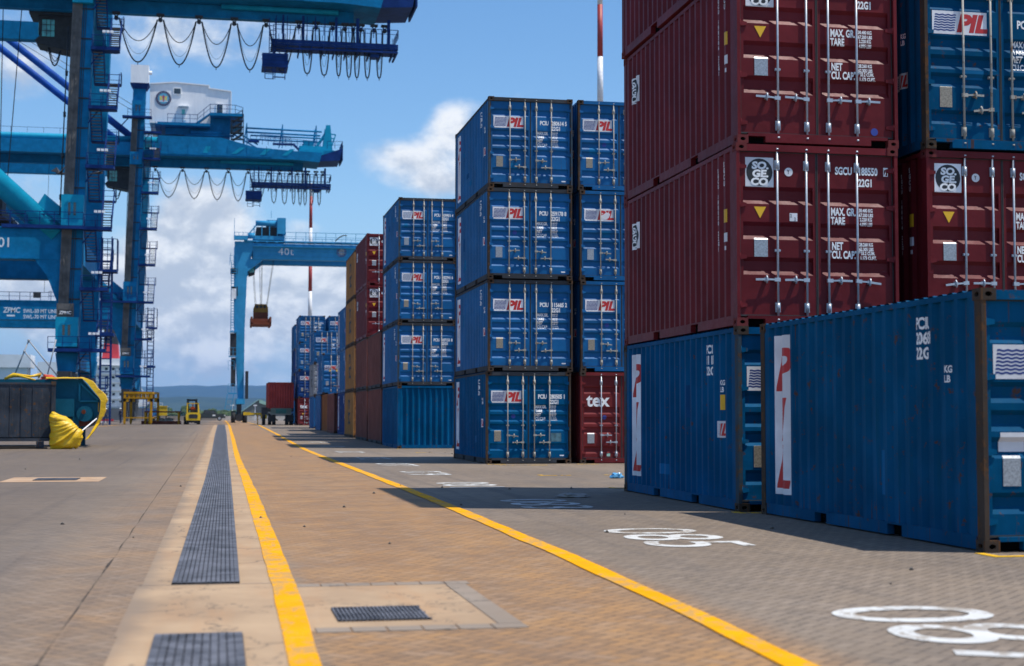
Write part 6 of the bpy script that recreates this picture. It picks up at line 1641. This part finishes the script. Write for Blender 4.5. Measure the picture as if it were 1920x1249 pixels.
m = MB(); railing(m, [(-4, -8.8, 7.3), (19, -8.8, 7.3)], 1.2, 1.5, .07)
for x in (8.5, 12.5): m.bar((x, -6, 7.2), (x, -6, 14), .3); m.bar((x, -6, 13.5), (x + 3, -6, 9), .22)
m.build('derrick', M_SHIPW, t); m = MB(); m.box(-26, -16, -5, 5, 18.0, 21.5); m.box(-25, -17, -4, 4, 7, 18); m.build('deck_house', M_SHIPW, t)
m = MB(); m.prism([(10.6, 8.3), (11.2, 7.5), (14.6, 7.5), (15.4, 8.5), (15.2, 9.6), (10.8, 9.6)], 'y', -8.4, -6.2); m.build('lifeboat', M_SHIPW, t)
# low quay clutter by the ship
t = thing('mooring_barrier', 'red and white barrier lying at the quay left of the yellow frame', 'barrier', (-14.6, 188, .48)); m = MB(); m.box(-2.2, 2.2, -.2, .2, .25, .50); m.build('rail', plain('barrier_red', (.5, .03, .04), .6), t); m = MB(); m.box(-2.6, -.3, -.3, .3, 0, .55 - .31); m.box(.2, 1.4, -.3, .3, 0, .24); m.build('foot', plain('barrier_white', (.7, .7, .7), .6), t)
# birds
def bird(x, y, z, label, a):
    m = MB(); m.tube([(-.16, 0, 0), (0, 0, .02), (.18, 0, .03)], [.015, .06, .02], 8)
    for s in (-1, 1): m.add([(-.05, 0, .03), (.07, 0, .03), (.03, s * .32, .03 + a), (-.10, s * .5, a * .6), (-.05, 0, .015), (.07, 0, .015), (.03, s * .32, .02 + a), (-.10, s * .5, a * .6 - .01)], [(0, 1, 2, 3), (4, 7, 6, 5), (0, 4, 5, 1), (1, 5, 6, 2), (2, 6, 7, 3), (3, 7, 4, 0)])
    o = m.build('bird', M_DARK); o.location = (x, y, z); o.rotation_euler = (0, 0, .6); o.scale = (1.6, 1.6, 1.6); tag(o, label, 'bird')
bird(-9.15, 90, 15.3, 'small dark bird flying left of the nearer crane leg', .25)
bird(-7.0, 90, 15.4, 'small dark bird gliding between the two crane legs', .05)
# ================================================================== air
hz = MB(); hz.box(-9400, 11400, -700, 17000, -5.4, 620)
hm = bpy.data.materials.new('air_haze'); hm.use_nodes = True; hn = hm.node_tree; hn.nodes.clear()
ho = hn.nodes.new('ShaderNodeOutputMaterial'); hv = hn.nodes.new('ShaderNodeVolumePrincipled')
hv.inputs['Color'].default_value = (0.28, 0.56, 1.0, 1); hv.inputs['Density'].default_value = 0.000048; hv.inputs['Anisotropy'].default_value = 0.0
hn.links.new(hv.outputs[0], ho.inputs['Volume'])
tag(hz.build('haze', hm), kind='stuff')
